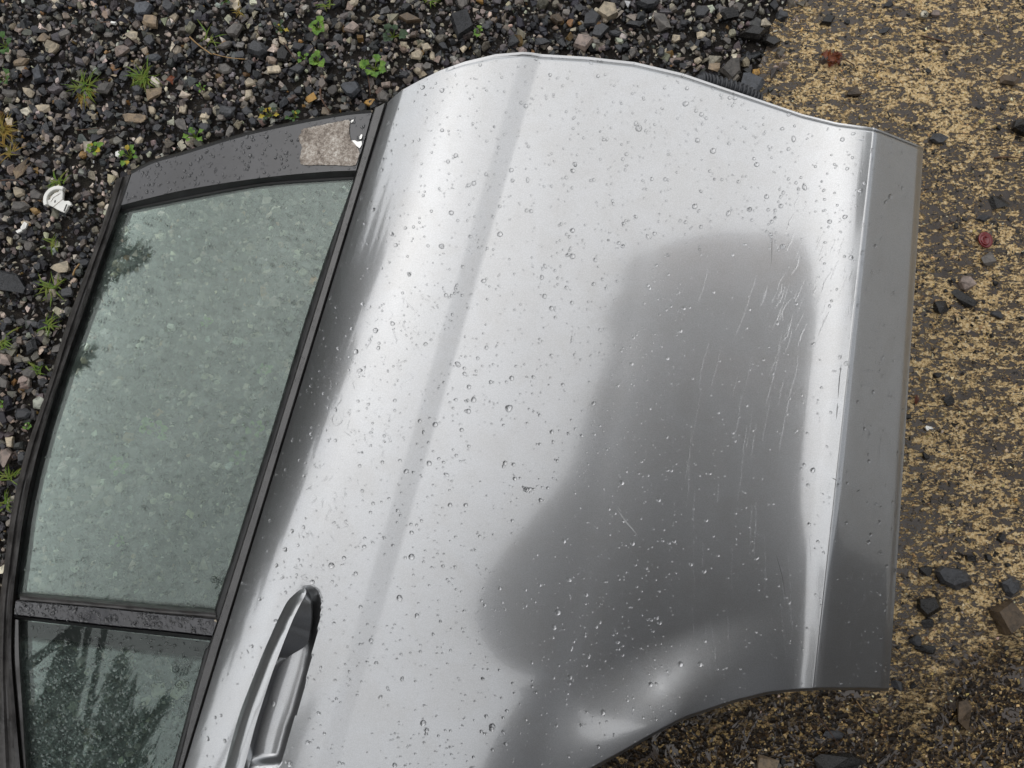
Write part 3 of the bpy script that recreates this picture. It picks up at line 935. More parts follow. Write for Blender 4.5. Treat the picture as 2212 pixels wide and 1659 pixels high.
# ceramic print along the top of the quarter glass, with its row of dots
fr_t = [(42, 1341), (233, 1362), (456, 1388)]; fr_b = [(42, 1374), (140, 1384), (300, 1403), (440, 1421)]
a_, b_ = resample(spline(fr_t, 60), 40), resample(spline(fr_b, 60), 40)
P1, P2 = at(a_[:, 0], a_[:, 1], win_z(a_[:, 0], a_[:, 1]) - .0094), at(b_[:, 0], b_[:, 1], win_z(b_[:, 0], b_[:, 1]) - .0094)
lay = np.stack([P1, P2, P2 - (0, 0, .0004), P1 - (0, 0, .0004)])
ob('frit_band', lay.reshape(-1, 3), [quads(4, 40, wrap_u=True)], simple_mat('frit_ceramic', (0.012, 0.012, 0.012), 0.6), quarter)
Vs, Fs = [], []
line = resample(spline(fr_b, 80), 96)
for r_i, (off, rad) in enumerate(((2.2, 1.75), (5.2, 1.45), (8.0, 1.1))):
    for k_, (x, y) in enumerate(line):
        x += 2.1 * (r_i % 2)
        if not 44 < x < 438 - r_i:
            continue
        p = at(x, y + off, win_z(x, y + off) - .0093)
        a = np.linspace(0, 2 * np.pi, 7)[:-1]
        b0 = len(Vs) * 6
        Vs.append(p + np.stack([np.cos(a), np.sin(a), 0 * a], -1) * rad * M_PX * 1.08)
        Fs.append([b0 + q_ for q_ in range(6)])
ob('frit_dots', np.concatenate(Vs), Fs, M_PRINT, quarter, kind='stuff')


# maker's stamps etched on the glass: lettering runs up along the belt line
def flat_text(body, size, cx, cy, ang, holder, zf):
    c = bpy.data.curves.new('glass_lettering', 'FONT')
    c.body = body; c.size = size; c.align_x = 'CENTER'; c.align_y = 'CENTER'; c.extrude = 0.00008
    o = bpy.data.objects.new('tmp', c); scene.collection.objects.link(o)
    bpy.context.view_layer.update()
    me = bpy.data.meshes.new_from_object(o.evaluated_get(bpy.context.evaluated_depsgraph_get()))
    bpy.data.objects.remove(o)
    p = at(cx, cy, float(zf(cx, cy)))
    w = link('glass_lettering', me, None, holder)
    me.materials.clear(); me.materials.append(M_PRINT)
    w.location = p
    w.rotation_euler = (0, 0, math.radians(ang))
    return w


def ring(cx, cy, rx, ry, ang, wdt, holder, spokes=()):
    a = np.linspace(0, 2 * np.pi, 37)[:-1]
    ca, sa = math.cos(math.radians(ang)), math.sin(math.radians(ang))
    def E(k):
        x, y = rx * k * np.cos(a), ry * k * np.sin(a)
        return np.stack([x * ca - y * sa, x * sa + y * ca], -1)
    k = 1 - wdt / max(rx, ry)
    o, i_ = E(1), E(k)
    V2 = np.concatenate([o, i_]); F2 = [[q_, (q_ + 1) % 36, 36 + (q_ + 1) % 36, 36 + q_] for q_ in range(36)]
    V2 = list(map(tuple, V2))
    for sp in spokes:
        th = math.radians(sp + ang); d = np.array([math.cos(th), math.sin(th)]); nrm = np.array([-d[1], d[0]])
        b0 = len(V2)
        V2 += [tuple(nrm * wdt * .9), tuple(d * rx * .97 + nrm * wdt * .12), tuple(d * rx * .97 - nrm * wdt * .12), tuple(-nrm * wdt * .9)]
        F2.append([b0, b0 + 3, b0 + 2, b0 + 1])
    V2 = np.array(V2)
    z = win_z(cx + V2[:, 0], cy - V2[:, 1]) - .0058
    P = at(cx + V2[:, 0], cy - V2[:, 1], z)
    w = ob('glass_emblem', P, F2, M_PRINT, holder)
    return w


def stamp(holder, lx, ly, lines, ex, ey, cx_, cy_):
    zf = lambda x, y: win_z(x, y) - .0059
    ring(lx, ly, 7.2, 7.2, -20, 1.0, holder, (60, 180, 300))
    ring(ex, ey, 7.4, 8.4, -15, .9, holder)
    ring(cx_, cy_, 6.2, 8.8, -22, .9, holder)
    flat_text('E1', .0040, ex, ey, 73, holder, zf)
    flat_text('CCC', .0026, cx_, cy_, 66, holder, zf)
    for body, x, y, sz in lines:
        flat_text(body, sz, x, y, 71, holder, zf)


stamp(main_pane, 462, 1252, [('PILKINGTON', 474, 1252, .0042), ('43R-001583', 483, 1249, .0036), ('DOT 211 M31', 489, 1246, .0032), ('AS2  TEMPERLITE', 495, 1243, .0030)], 478, 1288, 495, 1290)
stamp(quarter, 379, 1446, [('AUTOMOTIVE', 386, 1447, .0040), ('43R-001583', 394, 1446, .0036), ('DOT 211 M31', 401, 1444, .0032), ('AS2 TEMPERED', 408, 1442, .0030)], 386, 1478, 402, 1480)

# torn strip of old tape on the frame, with scraps of foil backing
TAPE = [(650, 281), (658, 277), (690, 271), (722, 264), (752, 259), (756, 262), (754, 275), (755, 292), (757, 303), (764, 308), (772, 318), (777, 330), (773, 345), (768, 357), (752, 358), (720, 357), (690, 356), (664, 357), (649, 355), (648, 340), (651, 325), (652, 313), (646, 303), (645, 294), (651, 288)]
tp = np.array(TAPE, float)
tp = np.vstack([tp, tp[:1]]); dense = resample(tp, 130)[:-1]; dense += rng.normal(0, .5, dense.shape)
zt_ = win_z(dense[:, 0], dense[:, 1])
A_, B_ = at(dense[:, 0], dense[:, 1], zt_ + .0049), at(dense[:, 0], dense[:, 1], zt_ + .0032)
nn = len(dense)
ob('tape_strip', np.vstack([A_, B_]), [list(range(nn))] + [[i, nn + i, nn + (i + 1) % nn, (i + 1) % nn] for i in range(nn)], M_TAPE, door, label='torn strip of weathered beige tape')
for pts in ([(758, 304), (766, 303), (772, 306), (781, 305), (782, 312), (777, 320), (772, 317), (765, 309)], [(757, 262), (761, 259), (765, 258), (763, 262), (758, 266)], [(776, 296), (780, 290), (783, 291), (781, 299), (777, 301)]):
    q_ = np.array(pts, float)
    z_ = win_z(q_[:, 0], q_[:, 1]); m_ = len(q_)
    A_, B_ = at(q_[:, 0], q_[:, 1], z_ + .0046 + rng.uniform(0, .0008, m_)), at(q_[:, 0], q_[:, 1], z_ + .0033)
    ob('foil_scrap', np.vstack([A_, B_]), [list(range(m_))] + [[i, m_ + i, m_ + (i + 1) % m_, (i + 1) % m_] for i in range(m_)], M_FOIL, door)

# corrugated wiring boot at the hinge edge
ax = spline([(1505, 172), (1534, 178), (1575, 189), (1612, 203), (1640, 220)], 110)
ax3 = at(ax[:, 0], ax[:, 1], np.linspace(.150, .120, 110))
rr = 0.0085 + 0.0022 * np.sin(np.linspace(0, 2 * np.pi * 17, 110)); rr[:4] = .006; rr[-3:] = .008
V, F = tube_mesh([(ax3, rr)], 14)
ob('wiring_boot', V, F, simple_mat('boot_rubber', (0.035, 0.037, 0.042), 0.35), door, smooth=True)

# scratches in the paint
def scratch(pts, w, matl, lift=.0002):
    Q_ = resample(pts, 14); T_2 = np.gradient(Q_, axis=0); T_2 /= np.linalg.norm(T_2, axis=1, keepdims=True)
    nn_ = np.stack([-T_2[:, 1], T_2[:, 0]], -1) * (w * np.sin(np.linspace(.15, np.pi - .15, 14)))[:, None]
    rows = []
    for k_ in (1, -1):
        q2 = Q_ + k_ * nn_; s2, t2 = panel_inv(q2[:, 0], q2[:, 1])
        rows.append(at(q2[:, 0], q2[:, 1], panel_z(s2, t2, q2[:, 0], q2[:, 1]) + lift))
    ob('scratch', np.concatenate(rows), [quads(2, 14)], matl, door)


M_SCR_D = simple_mat('dark_scratch', (0.05, 0.05, 0.05), 0.6)
M_SCR_L = simple_mat('pale_scratch', (0.34, 0.34, 0.34), 0.7)
scratch([(1817, 787), (1813, 820), (1810, 861)], .8, M_SCR_D)
scratch([(1809, 870), (1807, 905)], .8, M_SCR_D)
scratch([(1797, 1032), (1808, 1038)], .8, M_SCR_D)
scratch([(1668, 497), (1667, 560), (1665, 575)], .45, M_SCR_D)
scratch([(1332, 1099), (1352, 1127), (1378, 1157)], 1.6, M_SCR_L)
scratch([(1335, 1096), (1342, 1106)], 1.2, M_SCR_L)
scratch([(1676, 1196), (1690, 1245), (1696, 1285)], .5, M_SCR_D)
scratch([(1850, 1062), (1858, 1058)], 1.0, M_SCR_D)

# ------------------------------------------------------------------ rain on the door
def grid_lookup(px, py):
    s, t = panel_inv(px, py)
    fi = np.interp(s, s_g, np.arange(ns)); fj = np.interp(t, t_g, np.arange(nt_))
    i0 = np.clip(fi.astype(int), 0, ns - 2); j0 = np.clip(fj.astype(int), 0, nt_ - 2); a = (fi - i0)[:, None]; b = (fj - j0)[:, None]
    f = lambda A: A[i0, j0] * (1 - a) * (1 - b) + A[i0 + 1, j0] * a * (1 - b) + A[i0, j0 + 1] * (1 - a) * b + A[i0 + 1, j0 + 1] * a * b
    N = f(PN); N /= np.linalg.norm(N, axis=1, keepdims=True)
    return f(PP), N, (t > .002) & (t < .998) & (s > .004) & (s < .998)


def win_lookup(px, py, dz):
    z = win_z(px, py) + dz
    P = at(px, py, z)
    a = at(px + 2, py, win_z(px + 2, py) + dz) - P; b = at(px, py - 2, win_z(px, py - 2) + dz) - P
    N = np.cross(a, b); N /= np.linalg.norm(N, axis=1, keepdims=True)
    return P, N


def drop_caps(P, N, a, lumpy, rings, sides, stretch=None, ang=None, h=0.50):
    """beads of water: caps of radius a sitting on points P."""
    n = len(P)
    ref = np.tile(np.array([0.0, 1.0, 0.0]), (n, 1))
    U = ref - (ref * N).sum(1, keepdims=True) * N; U /= np.linalg.norm(U, axis=1, keepdims=True); W = np.cross(U, N)
    ang = rng.uniform(0, 2 * np.pi, n) if ang is None else ang
    st = np.ones(n) if stretch is None else stretch
    E1 = np.cos(ang)[:, None] * U + np.sin(ang)[:, None] * W; E2 = np.cross(N, E1)
    th = np.linspace(0, 2 * np.pi, sides, endpoint=False)
    prof = np.ones((n, sides))
    for k_ in (2, 3):
        prof += lumpy[:, None] * rng.uniform(0, 1, (n, 1)) / k_ * np.cos(k_ * th[None] + rng.uniform(0, 6.28, (n, 1)))
    rho = np.sin(np.linspace(0, 1, rings + 1)[1:] * np.pi / 2)
    hh = np.sqrt(np.clip(1 - (rho * .93) ** 2, 0, 1)); hh = (hh - hh[-1]) / (1 - hh[-1])
    top = P + N * (a * h)[:, None]
    V_ = [top[:, None]]
    for r_, q_ in zip(rho, hh):
        x = (a * st)[:, None] * prof * r_ * np.cos(th); y = (a / np.sqrt(st))[:, None] * prof * r_ * np.sin(th)
        z = (a * h * q_)[:, None] - (1e-4 if r_ > .999 else 0)
        V_.append(P[:, None] + x[..., None] * E1[:, None] + y[..., None] * E2[:, None] + (z * np.ones_like(x))[..., None] * N[:, None])
    V_ = np.concatenate(V_, 1)                              # n, 1 + rings*sides, 3
    m_ = 1 + rings * sides
    i_ = np.arange(sides); j_ = (i_ + 1) % sides
    tri = np.stack([0 * i_, 1 + i_, 1 + j_], -1)
    qd = np.concatenate([np.stack([1 + k_ * sides + i_, 1 + (k_ + 1) * sides + i_, 1 + (k_ + 1) * sides + j_, 1 + k_ * sides + j_], -1) for k_ in range(rings - 1)])
    off = (np.arange(n) * m_)[:, None, None]
    return V_.reshape(-1, 3), (tri[None] + off).reshape(-1, 3), (qd[None] + off).reshape(-1, 4)


bagV, bagF, bag_off = [], [], 0


def bag(V_, *Fs_):
    global bag_off
    bagV.append(V_)
    for f in Fs_:
        bagF.append(f + bag_off)
    bag_off += len(V_)


def sow(px, py, r, where, dz=0.0, big=3.2):
    if where == 'panel':
        P, N, ok = grid_lookup(px, py)
    else:
        P, N = win_lookup(px, py, dz); ok = np.ones(len(px), bool)
    a = r * M_PX * 1.02
    for sel, rings, sides, lump in ((ok & (r < 1.6), 2, 6, .12), (ok & (r >= 1.6) & (r < big), 3, 9, .16), (ok & (r >= big), 5, 16, .2)):
        if sel.any():
            m_ = sel.sum()
            lum = np.where(rng.random(m_) < .2, lump * 1.8, lump * .6)
            stt = np.where(rng.random(m_) < .12, rng.uniform(1.1, 1.5, m_), 1.0)
            bag(*drop_caps(P[sel], N[sel], a[sel], lum, rings, sides, stt))


def sizes(n, lo, hi, shape=3.2):
    return lo * (hi / lo) ** rng.beta(1.15, shape, n)


# beads on the panel, thinned a little by clumps
n = 8600
px = rng.uniform(380, 1990, n); py = rng.uniform(115, 1665, n)
ok = (px > belt_x(py) + 3)
cl = (np.sin(px * .021 + 1.3 * np.sin(py * .013)) + np.sin(py * .027 + px * .009)) * .12 + .72
scoop = (px > 1480) & (px < 1860) & (py > 560) & (py < 1480)
ok &= (rng.random(n) < cl) & ~(scoop & (rng.random(n) < .6))
hid = in_poly(px, py, HL + HR2[::-1]) | in_poly(px, py, CUP)
ok &= ~hid
px, py = px[ok], py[ok]
sow(px, py, sizes(len(px), 1.3, 6.6, 2.9), 'panel')
BIGD = [(1099, 882, 8), (889, 1203, 7), (1136, 1017 + 40, 6), (1380, 277, 7), (954, 502 + 30, 6), (989, 787, 6), (1080, 506, 6), (1063, 1569 + 0, 7), (914, 1562, 7), (863, 1292, 7), (1205, 1323, 7), (1197, 1355, 6), (1303, 1519 + 20, 6), (1062, 1575, 6), (1540, 326, 6), (1242, 355, 5), (1136, 229, 5), (1023, 864, 6), (1013, 836, 5), (940, 917, 6), (927, 1001, 6), (972, 1091, 5), (1091, 1000, 5), (1142, 1058, 6), (1343, 1043, 6), (1423, 1080, 5), (1282, 872, 5), (1191, 666, 5), (1176, 640, 5), (877, 1018, 5), (811, 714, 6), (848, 699, 5), (769, 760, 6), (716, 1222, 7), (590, 1520, 7), (626, 1650, 7), (1470, 715, 5), (1492, 1218, 5), (1470, 1435, 6), (1512, 1435, 6)]
B = np.array(BIGD, float); sow(B[:, 0], B[:, 1], B[:, 2], 'panel')
# beads on glass, trims and the rail
quad_main = [(258, 458), (764, 386), (463, 1319), (42, 1284), (97, 986), (167, 753)]
n = 4200
px = rng.uniform(40, 770, n); py = rng.uniform(385, 1325, n); k = in_poly(px, py, quad_main)
sow(px[k], py[k], sizes(k.sum(), 1.3, 6.2, 2.6), 'win', -.0062)
n = 1700
px = rng.uniform(40, 460, n); py = rng.uniform(1336, 1665, n); k = in_poly(px, py, [(43, 1342), (452, 1388), (372, 1659), (58, 1659)])
sow(px[k], py[k], sizes(k.sum(), 1.3, 6.0, 2.4), 'win', -.0062)
n = 900
px = rng.uniform(260, 800, n); py = rng.uniform(245, 450, n)
k = in_poly(px, py, OUT + INN[::-1]) & ~in_poly(px, py, TAPE)
sow(px[k], py[k], sizes(k.sum(), 1.6, 6.5, 2.2), 'win', .0036)
n = 1200
px = rng.uniform(30, 470, n); py = rng.uniform(1296, 1374, n); k = in_poly(px, py, D1 + D2[::-1])
sow(px[k], py[k], sizes(k.sum(), 1.3, 7.0, 2.2), 'win', .0045)
f = rng.random(500); yy = rng.uniform(240, 1659, 500); xl = np.interp(yy, [p[1] for p in STRIP_L], [p[0] for p in STRIP_L]); xr = belt_x(yy) - 4
sow(xl + 4 + (xr - xl - 7) * f, yy, sizes(500, .8, 3.0), 'win', .0054)

# trickles running down into the scoop, and smears where the water has pooled
def trickle(pts, w, hgt=.075):
    Q_ = resample(spline(pts, 30), 26)
    Q_ = Q_ + np.stack([np.cumsum(rng.normal(0, .35, 26)), np.zeros(26)], -1)
    P, N, ok_ = grid_lookup(Q_[:, 0], Q_[:, 1])
    if not ok_.all():
        return
    ww = w * M_PX * (np.sin(np.linspace(.12, np.pi - .25, 26)) ** .6) * rng.uniform(.55, 1.25, 26)
    T_2 = np.gradient(P, axis=0); T_2 /= np.linalg.norm(T_2, axis=1, keepdims=True); Sd = np.cross(T_2, N)
    rows = [P + Sd * (ww * k_)[:, None] + N * (ww * hgt * q_ - (1e-4 if abs(k_) == 1 else 0))[:, None] for k_, q_ in ((-1, 0), (-.55, .75), (0, 1), (.55, .75), (1, 0))]
    bag(np.concatenate(rows), quads(5, 26))


for _ in range(48):
    x0 = rng.uniform(1480, 1800); y0 = rng.uniform(560, 1380); L = rng.uniform(35, 150)
    lean = np.interp(y0, [560, 1000, 1400], [-.42, -.10, .16]) * np.interp(x0, [1450, 1800], [.8, 1.0])
    trickle([(x0, y0), (x0 + lean * L * .5 + rng.normal(0, 2), y0 + L * .5), (x0 + lean * L, y0 + L)], rng.uniform(.7, 1.7))
for _ in range(48):
    x0 = rng.uniform(1650, 1850); y0 = rng.uniform(410, 700); L = rng.uniform(10, 55)
    if x0 < 1500 + (700 - y0) * .6:
        continue
    trickle([(x0, y0), (x0 - L * .22 + rng.normal(0, 4), y0 + L * .55), (x0 - L * .42, y0 + L)], rng.uniform(.9, 2.6), .085)
for _ in range(34):
    x0 = rng.uniform(1830, 1930); y0 = rng.uniform(600, 1400); L = rng.uniform(15, 60)
    trickle([(x0, y0), (x0 + rng.normal(0, 3), y0 + L * .5), (x0 - L * .12, y0 + L)], rng.uniform(.8, 2.0), .11)
for _ in range(80):
    f = rng.random(); y0 = rng.uniform(600, 1250); x0 = belt_x(y0) + rng.uniform(60, 230); L = rng.uniform(6, 26)
    trickle([(x0, y0), (x0 + rng.normal(0, 5), y0 + L * .5), (x0 + rng.normal(0, 6), y0 + L)], rng.uniform(1.0, 3.0), .2)
me = raw_mesh('raindrops', np.concatenate(bagV), bagF, True)
link('raindrops', me, M_WATER, kind='stuff', label='clear raindrops and trickles beading on the silver panel, glass and trim')


# ------------------------------------------------------------------ stones one can pick out
LOOSE = [
    # loose stones on the wet concrete
    (1786, 45, 42, 30, 15, 'black', 'angular black stone on the sandy concrete, farthest up between gravel and edge'),
    (1918, 12, 24, 14, 5, 'slate', 'small flat slate chip near the top edge, above the crossed screw'),
    (1910, 67, 30, 14, 10, 'slate', 'thin flat slate sliver on sandy concrete between twig and leaf'),
    (1845, 202, 28, 30, 60, 'brown', 'lone brown pebble on sandy concrete below the rust coloured leaf'),
    (2178, 175, 46, 26, -12, 'brown', 'wedge shaped brown stone on sandy concrete near the far right edge'),
    (2026, 302, 42, 26, -6, 'slate', 'flat diamond shaped slate beside the front corner of the sill'),
    (2206, 276, 46, 50, 80, 'black', 'big black stone cut by the right edge with an orange rust stain below it'),
    (2156, 437, 42, 32, 12, 'black', 'chunky black stone just above the red plastic cap'),
    (2123, 473, 38, 18, 0, 'slate', 'low dark stone between the black stone and the red cap'),
    (1688, 37, 24, 28, 70, 'slate', 'dark pebble standing just off the gravel edge at the top'),
    (2001, 110, 16, 9, -35, 'black', 'tiny black splinter below the long straight twig'),
    (2113, 233, 15, 9, 15, 'slate', 'tiny dark chip on sandy concrete up from the flat diamond slate'),
    (2131, 562, 32, 30, 20, 'grey', 'rough grey brown pebble right below the red plastic cap'),
    (2085, 612, 34, 32, 40, 'pink', 'pale pinkish pebble resting against a long black stone'),
    (2078, 645, 60, 26, -38, 'black', 'long black stone lying under the pale pinkish pebble'),
    (2030, 665, 32, 32, 0, 'black', 'round black pebble left of the long black stone'),
    (2151, 681, 28, 16, -20, 'slate', 'dark curved chip right of the long black stone'),
    (2023, 811, 18, 14, 0, 'black', 'small black pebble alone beside the sill at half height'),
    (2048, 866, 24, 22, 30, 'black', 'black pebble with a thin stalk lying against it'),
    (1998, 986, 18, 14, -30, 'black', 'small black pebble beside the sill below the white scrap'),
    (2051, 996, 15, 10, 20, 'slate', 'tiny flat dark chip right of the white scrap'),
    (2056, 1249, 88, 46, -14, 'slate', 'largest flat grey slate on the concrete beside the sill'),
    (2004, 1311, 50, 46, -8, 'black', 'square black block below the largest flat slate'),
    (2181, 1264, 42, 38, 40, 'slate', 'dark wet stone at the right edge beside the largest flat slate'),
    (2172, 1333, 76, 78, 60, 'brown', 'big rough brownish stone half sunk at the right edge'),
    (1998, 1233, 28, 22, 0, 'black', 'black pebble touching the left end of the largest flat slate'),
    (2001, 1346, 26, 20, 10, 'black', 'black pebble tucked under the square black block'),
    (1977, 1386, 26, 24, 35, 'slate', 'dark wedge near the sill above a glossy black lump'),
    (1996, 1401, 44, 20, -10, 'black', 'glossy wet black lump near the rear end of the sill'),
    (2075, 1539, 60, 44, 70, 'brown', 'brown wet stone in the puddle beyond the rear corner of the sill'),
    (1798, 1586, 44, 18, -8, 'slate', 'slim grey pebble in the dark puddle below the sill end'),
    (1655, 1649, 32, 40, 75, 'tan', 'single tan stone in the dark puddle under the wheel arch'),
    (1811, 1645, 104, 40, 4, 'black', 'widest black wet lump at the bottom edge of the puddle'),
    (1936, 1479, 26, 20, -15, 'slate', 'dark stone touching the rear corner of the sill'),
    (2161, 1161, 20, 22, 10, 'black', 'small six sided black stone above the two right edge stones'),
    (2094, 1204, 22, 24, 50, 'black', 'black triangular chip just above the largest flat slate'),
    (1961, 900, 14, 12, 0, 'black', 'tiny black pebble hard against the sill, below half height'),
    (2021, 30, 26, 18, 10, 'pink', 'pale lump of mortar beside the crossed screw'),
    (2096, 500, 9, 8, 0, 'cream', 'tiny cream fleck of stone left of the red cap'),
    # edge of the gravel bed by the concrete
    (1621, 77, 74, 42, 20, 'black', 'long black slate slab where the gravel meets the concrete'),
    (1666, 90, 40, 32, -25, 'black', 'black wet stone at the tip of the gravel spill'),
    (1581, 152, 54, 40, 40, 'grey', 'flat grey brown slab just above the corrugated wiring boot'),
    (1619, 186, 54, 46, -30, 'blue', 'smooth blue grey slate beside the corrugated wiring boot'),
    (1516, 26, 36, 30, 0, 'slate', 'squarish slate in the spill of dark stones along the top'),
    (1573, 33, 42, 26, 5, 'black', 'black slate in the gravel spill left of two smaller dark stones'),
    (1618, 36, 36, 24, -15, 'black', 'glossy black stone in the gravel spill below the tallest pebble'),
    (1541, 147, 28, 24, 0, 'tan', 'tan quartzy pebble left of the flat grey brown slab'),
    (1633, 158, 18, 18, 0, 'ochre', 'amber brown pebble between the blue slate and concrete'),
    (1671, 12, 24, 26, 0, 'slate', 'dark upright stone cut by the top edge at the gravel rim'),
    (1462, 131, 36, 13, -5, 'pink', 'thin pale stone close to the front edge of the panel'),
    (1397, 10, 62, 32, 0, 'slate', 'wide dark slab cut by the top edge right of the big cream stone'),
    (1428, 50, 34, 44, 15, 'grey', 'tall grey brown stone in the gravel right of the big cream stone'),
    # gravel beyond the front edge
    (1311, 27, 48, 42, 35, 'cream', 'biggest cream limestone, in the gravel above the panel crest'),
    (1277, 43, 46, 38, 20, 'slate', 'dark slate directly left of the biggest cream limestone'),
    (1297, 71, 38, 34, -10, 'slate', 'dark blocky slate directly below the biggest cream limestone'),
    (1259, 94, 38, 40, 60, 'pink', 'pinkish tan block just above the highest point of the panel'),
    (1171, 92, 36, 20, -10, 'slate', 'dark oval slate just above the panel crease'),
    (1203, 43, 26, 32, 70, 'brown', 'upright brown grey stone left of the dark slate trio'),
    (1331, 73, 36, 18, 0, 'slate', 'dark bar shaped slate right below the biggest cream stone'),
    (1372, 53, 46, 24, 10, 'slate', 'ribbed dark slate right of the bar shaped slate'),
    (997, 57, 58, 70, -30, 'slate', 'biggest dark brown rock in the gravel above the panel'),
    (886, 42, 54, 22, -5, 'brown', 'long flat brown slab left of the biggest dark rock'),
    (760, 62, 38, 26, 10, 'pink', 'pale pinkish stone left of the broad leaved weed'),
    (761, 199, 46, 38, 10, 'blue', 'large blue grey slate slab by the taped end of the frame'),
    (799, 223, 28, 18, 15, 'ochre', 'yellow ochre stone touching the front end of the belt moulding'),
    (872, 164, 30, 20, 25, 'slate', 'small dark slate between the parsley weed and the panel corner'),
    (901, 121, 30, 24, 10, 'cream', 'white speckled stone right of the parsley weed'),
    (921, 103, 20, 16, 20, 'cream', 'small cream stone above the white speckled stone'),
    (834, 183, 22, 22, 50, 'pink', 'light pinkish stone close to the front corner of the panel'),
    # left gravel
    (312, 20, 46, 30, 15, 'blue', 'pale blue grey slate at the top edge above the tan grey stone'),
    (327, 49, 28, 34, 70, 'tan', 'tan grey upright stone just under the pale blue grey slate'),
    (288, 77, 26, 24, -30, 'cream', 'bright cream triangular stone left of the tan grey stone'),
    (267, 112, 38, 28, 10, 'pink', 'knobbly pale stone below the bright cream triangle'),
    (333, 127, 38, 18, 10, 'blue', 'narrow blue slate flake above the green grass tuft'),
    (510, 68, 42, 28, 30, 'grey', 'rough grey stone in the gravel above a dark cube of slate'),
    (560, 108, 48, 38, -15, 'slate', 'dark cube of slate below the rough grey stone'),
    (485, 100, 40, 18, 15, 'grey', 'flat grey stone left of the dark cube of slate'),
    (488, 150, 34, 26, 10, 'grey', 'grey stone halfway between the grass tuft and the dark slates'),
    (643, 150, 38, 26, 0, 'slate', 'dark flat stone left of the bright green seedlings'),
    (613, 121, 32, 36, 20, 'black', 'black three cornered slate up from the dark flat stone'),
    (230, 193, 46, 28, 15, 'grey', 'tan grey stone between the two grass tufts'),
    (333, 202, 42, 24, 20, 'tan', 'tan stone under the green grass tuft'),
    (292, 258, 60, 22, -10, 'tan', 'long oval tan stone like a shell halfway to the frame corner'),
    (95, 236, 34, 20, 5, 'cream', 'smooth whitish pebble in the left gravel'),
    (23, 203, 28, 20, 0, 'grey', 'pale grey pebble at the far left edge'),
    (50, 365, 52, 24, 35, 'tan', 'long tilted tan brown stone above the white plastic clip'),
    (50, 135, 38, 22, 20, 'tan', 'tan block near the upper left corner'),
    (88, 164, 30, 38, -20, 'blue', 'upright blue slate right below the tan block'),
    (98, 84, 28, 24, 20, 'tan', 'three cornered tan stone above the upright blue slate'),
    (43, 418, 24, 22, -20, 'cream', 'cream chip left of the white plastic clip'),
    (50, 448, 40, 24, -5, 'grey', 'flat grey stone below and left of the white plastic clip'),
    (673, 215, 26, 20, 25, 'ochre', 'warm yellow stone up from the tape strip'),
    (493, 243, 38, 28, -10, 'slate', 'dark rounded slate above the leafy weed at the frame'),
    (393, 273, 22, 30, 15, 'grey', 'grey diamond shaped stone above the frame trim'),
    (541, 180, 24, 22, 30, 'cream', 'cream angular chip right of the grey diamond stone'),
    (67, 533, 26, 24, 0, 'grey', 'light grey cube below the white shell fragment'),
    (27, 612, 68, 44, -15, 'slate', 'big dark slab at the left edge beside the window rail'),
    (137, 581, 36, 30, 40, 'cream', 'white faced stone close beside the window rail'),
    (72, 750, 30, 40, -20, 'slate', 'dark upright slate beside the rail at mid height'),
    (12, 776, 36, 30, 0, 'pink', 'pinkish white stone cut by the left edge at mid height'),
    (14, 990, 32, 42, 10, 'pink', 'large pinkish stone cut by the left edge near the rail'),
    (53, 893, 34, 26, 15, 'slate', 'dark slate lying close to the rail above the pinkish stone'),
]
for px_, py_, w_, h_, a_, fam, lab in LOOSE:
    stone(px_, py_, w_, h_, a_, fam, lab, thick=rng.uniform(.45, .7), z=0.007 if px_ < 1600 and fam != 'x' and px_ < edge_px(py_) else 0.004)

# more chips that nothing tells apart, one shared label per colour
taken = np.array([(p[0], p[1], max(p[2], p[3])) for p in LOOSE], float)
KIN = [('slate', 'dark slate chip', 44), ('grey', 'brownish grey chip', 28), ('cream', 'pale limestone chip', 22), ('black', 'small black chip', 34)]
CUT = re.compile(r',| (at|above|below|in|by|beside|left|right|under|lying|like|halfway|directly|just|between|close|cut|with|from|touching|where|near|up|on|to|resting|alone|standing|half|tucked|hard|against|and) ')
marks = {}
for m_ in LOOSE:
    short = CUT.split(m_[6], maxsplit=1)[0]
    marks.setdefault(short, []).append((m_[0], m_[1]))
marks = [(v[0][0], v[0][1], k) for k, v in marks.items() if len(v) == 1]
SIDES = [('just right of', 1, 0), ('just left of', -1, 0), ('just below', 0, 1), ('just above', 0, -1)]
said = set()
for fam, what, cnt in KIN:
    made = tries = 0
    while made < cnt and tries < 6000:
        tries += 1
        mx_, my_, mark = marks[rng.integers(0, len(marks))]
        side, dx_, dy_ = SIDES[rng.integers(0, 4)]
        r_ = rng.uniform(26, 62); px_, py_ = mx_ + dx_ * r_ + rng.normal(0, 5), my_ + dy_ * r_ + rng.normal(0, 5)
        on_c = fam == 'black'
        w_ = rng.uniform(9, 17) if on_c else rng.uniform(19, 32)
        if not (4 < px_ < 2206 and 4 < py_ < 1654) or in_poly(np.array([px_]), np.array([py_]), DOOR_PX)[0] or (mark, side) in said:
            continue
        if on_c != (px_ > edge_px(py_) + 20) or (not on_c and (px_ > edge_px(py_) - 12 or mx_ > edge_px(my_))) or (on_c and mx_ < edge_px(my_)):
            continue
        if (np.hypot(taken[:, 0] - px_, taken[:, 1] - py_) < (taken[:, 2] + w_) * .5).any():
            continue
        said.add((mark, side))
        taken = np.vstack([taken, (px_, py_, w_)])
        stone(px_, py_, w_, w_ * rng.uniform(.55, .95), rng.uniform(0, 180), fam, f'{what} lying {side} the {mark}', thick=rng.uniform(.4, .75), z=0.004 if on_c else rng.uniform(.004, .008),
              group='loose black chips on the concrete' if on_c else 'loose chips in the gravel', name='slate_chip' if fam in ('slate', 'black') else 'stone_chip')
        made += 1
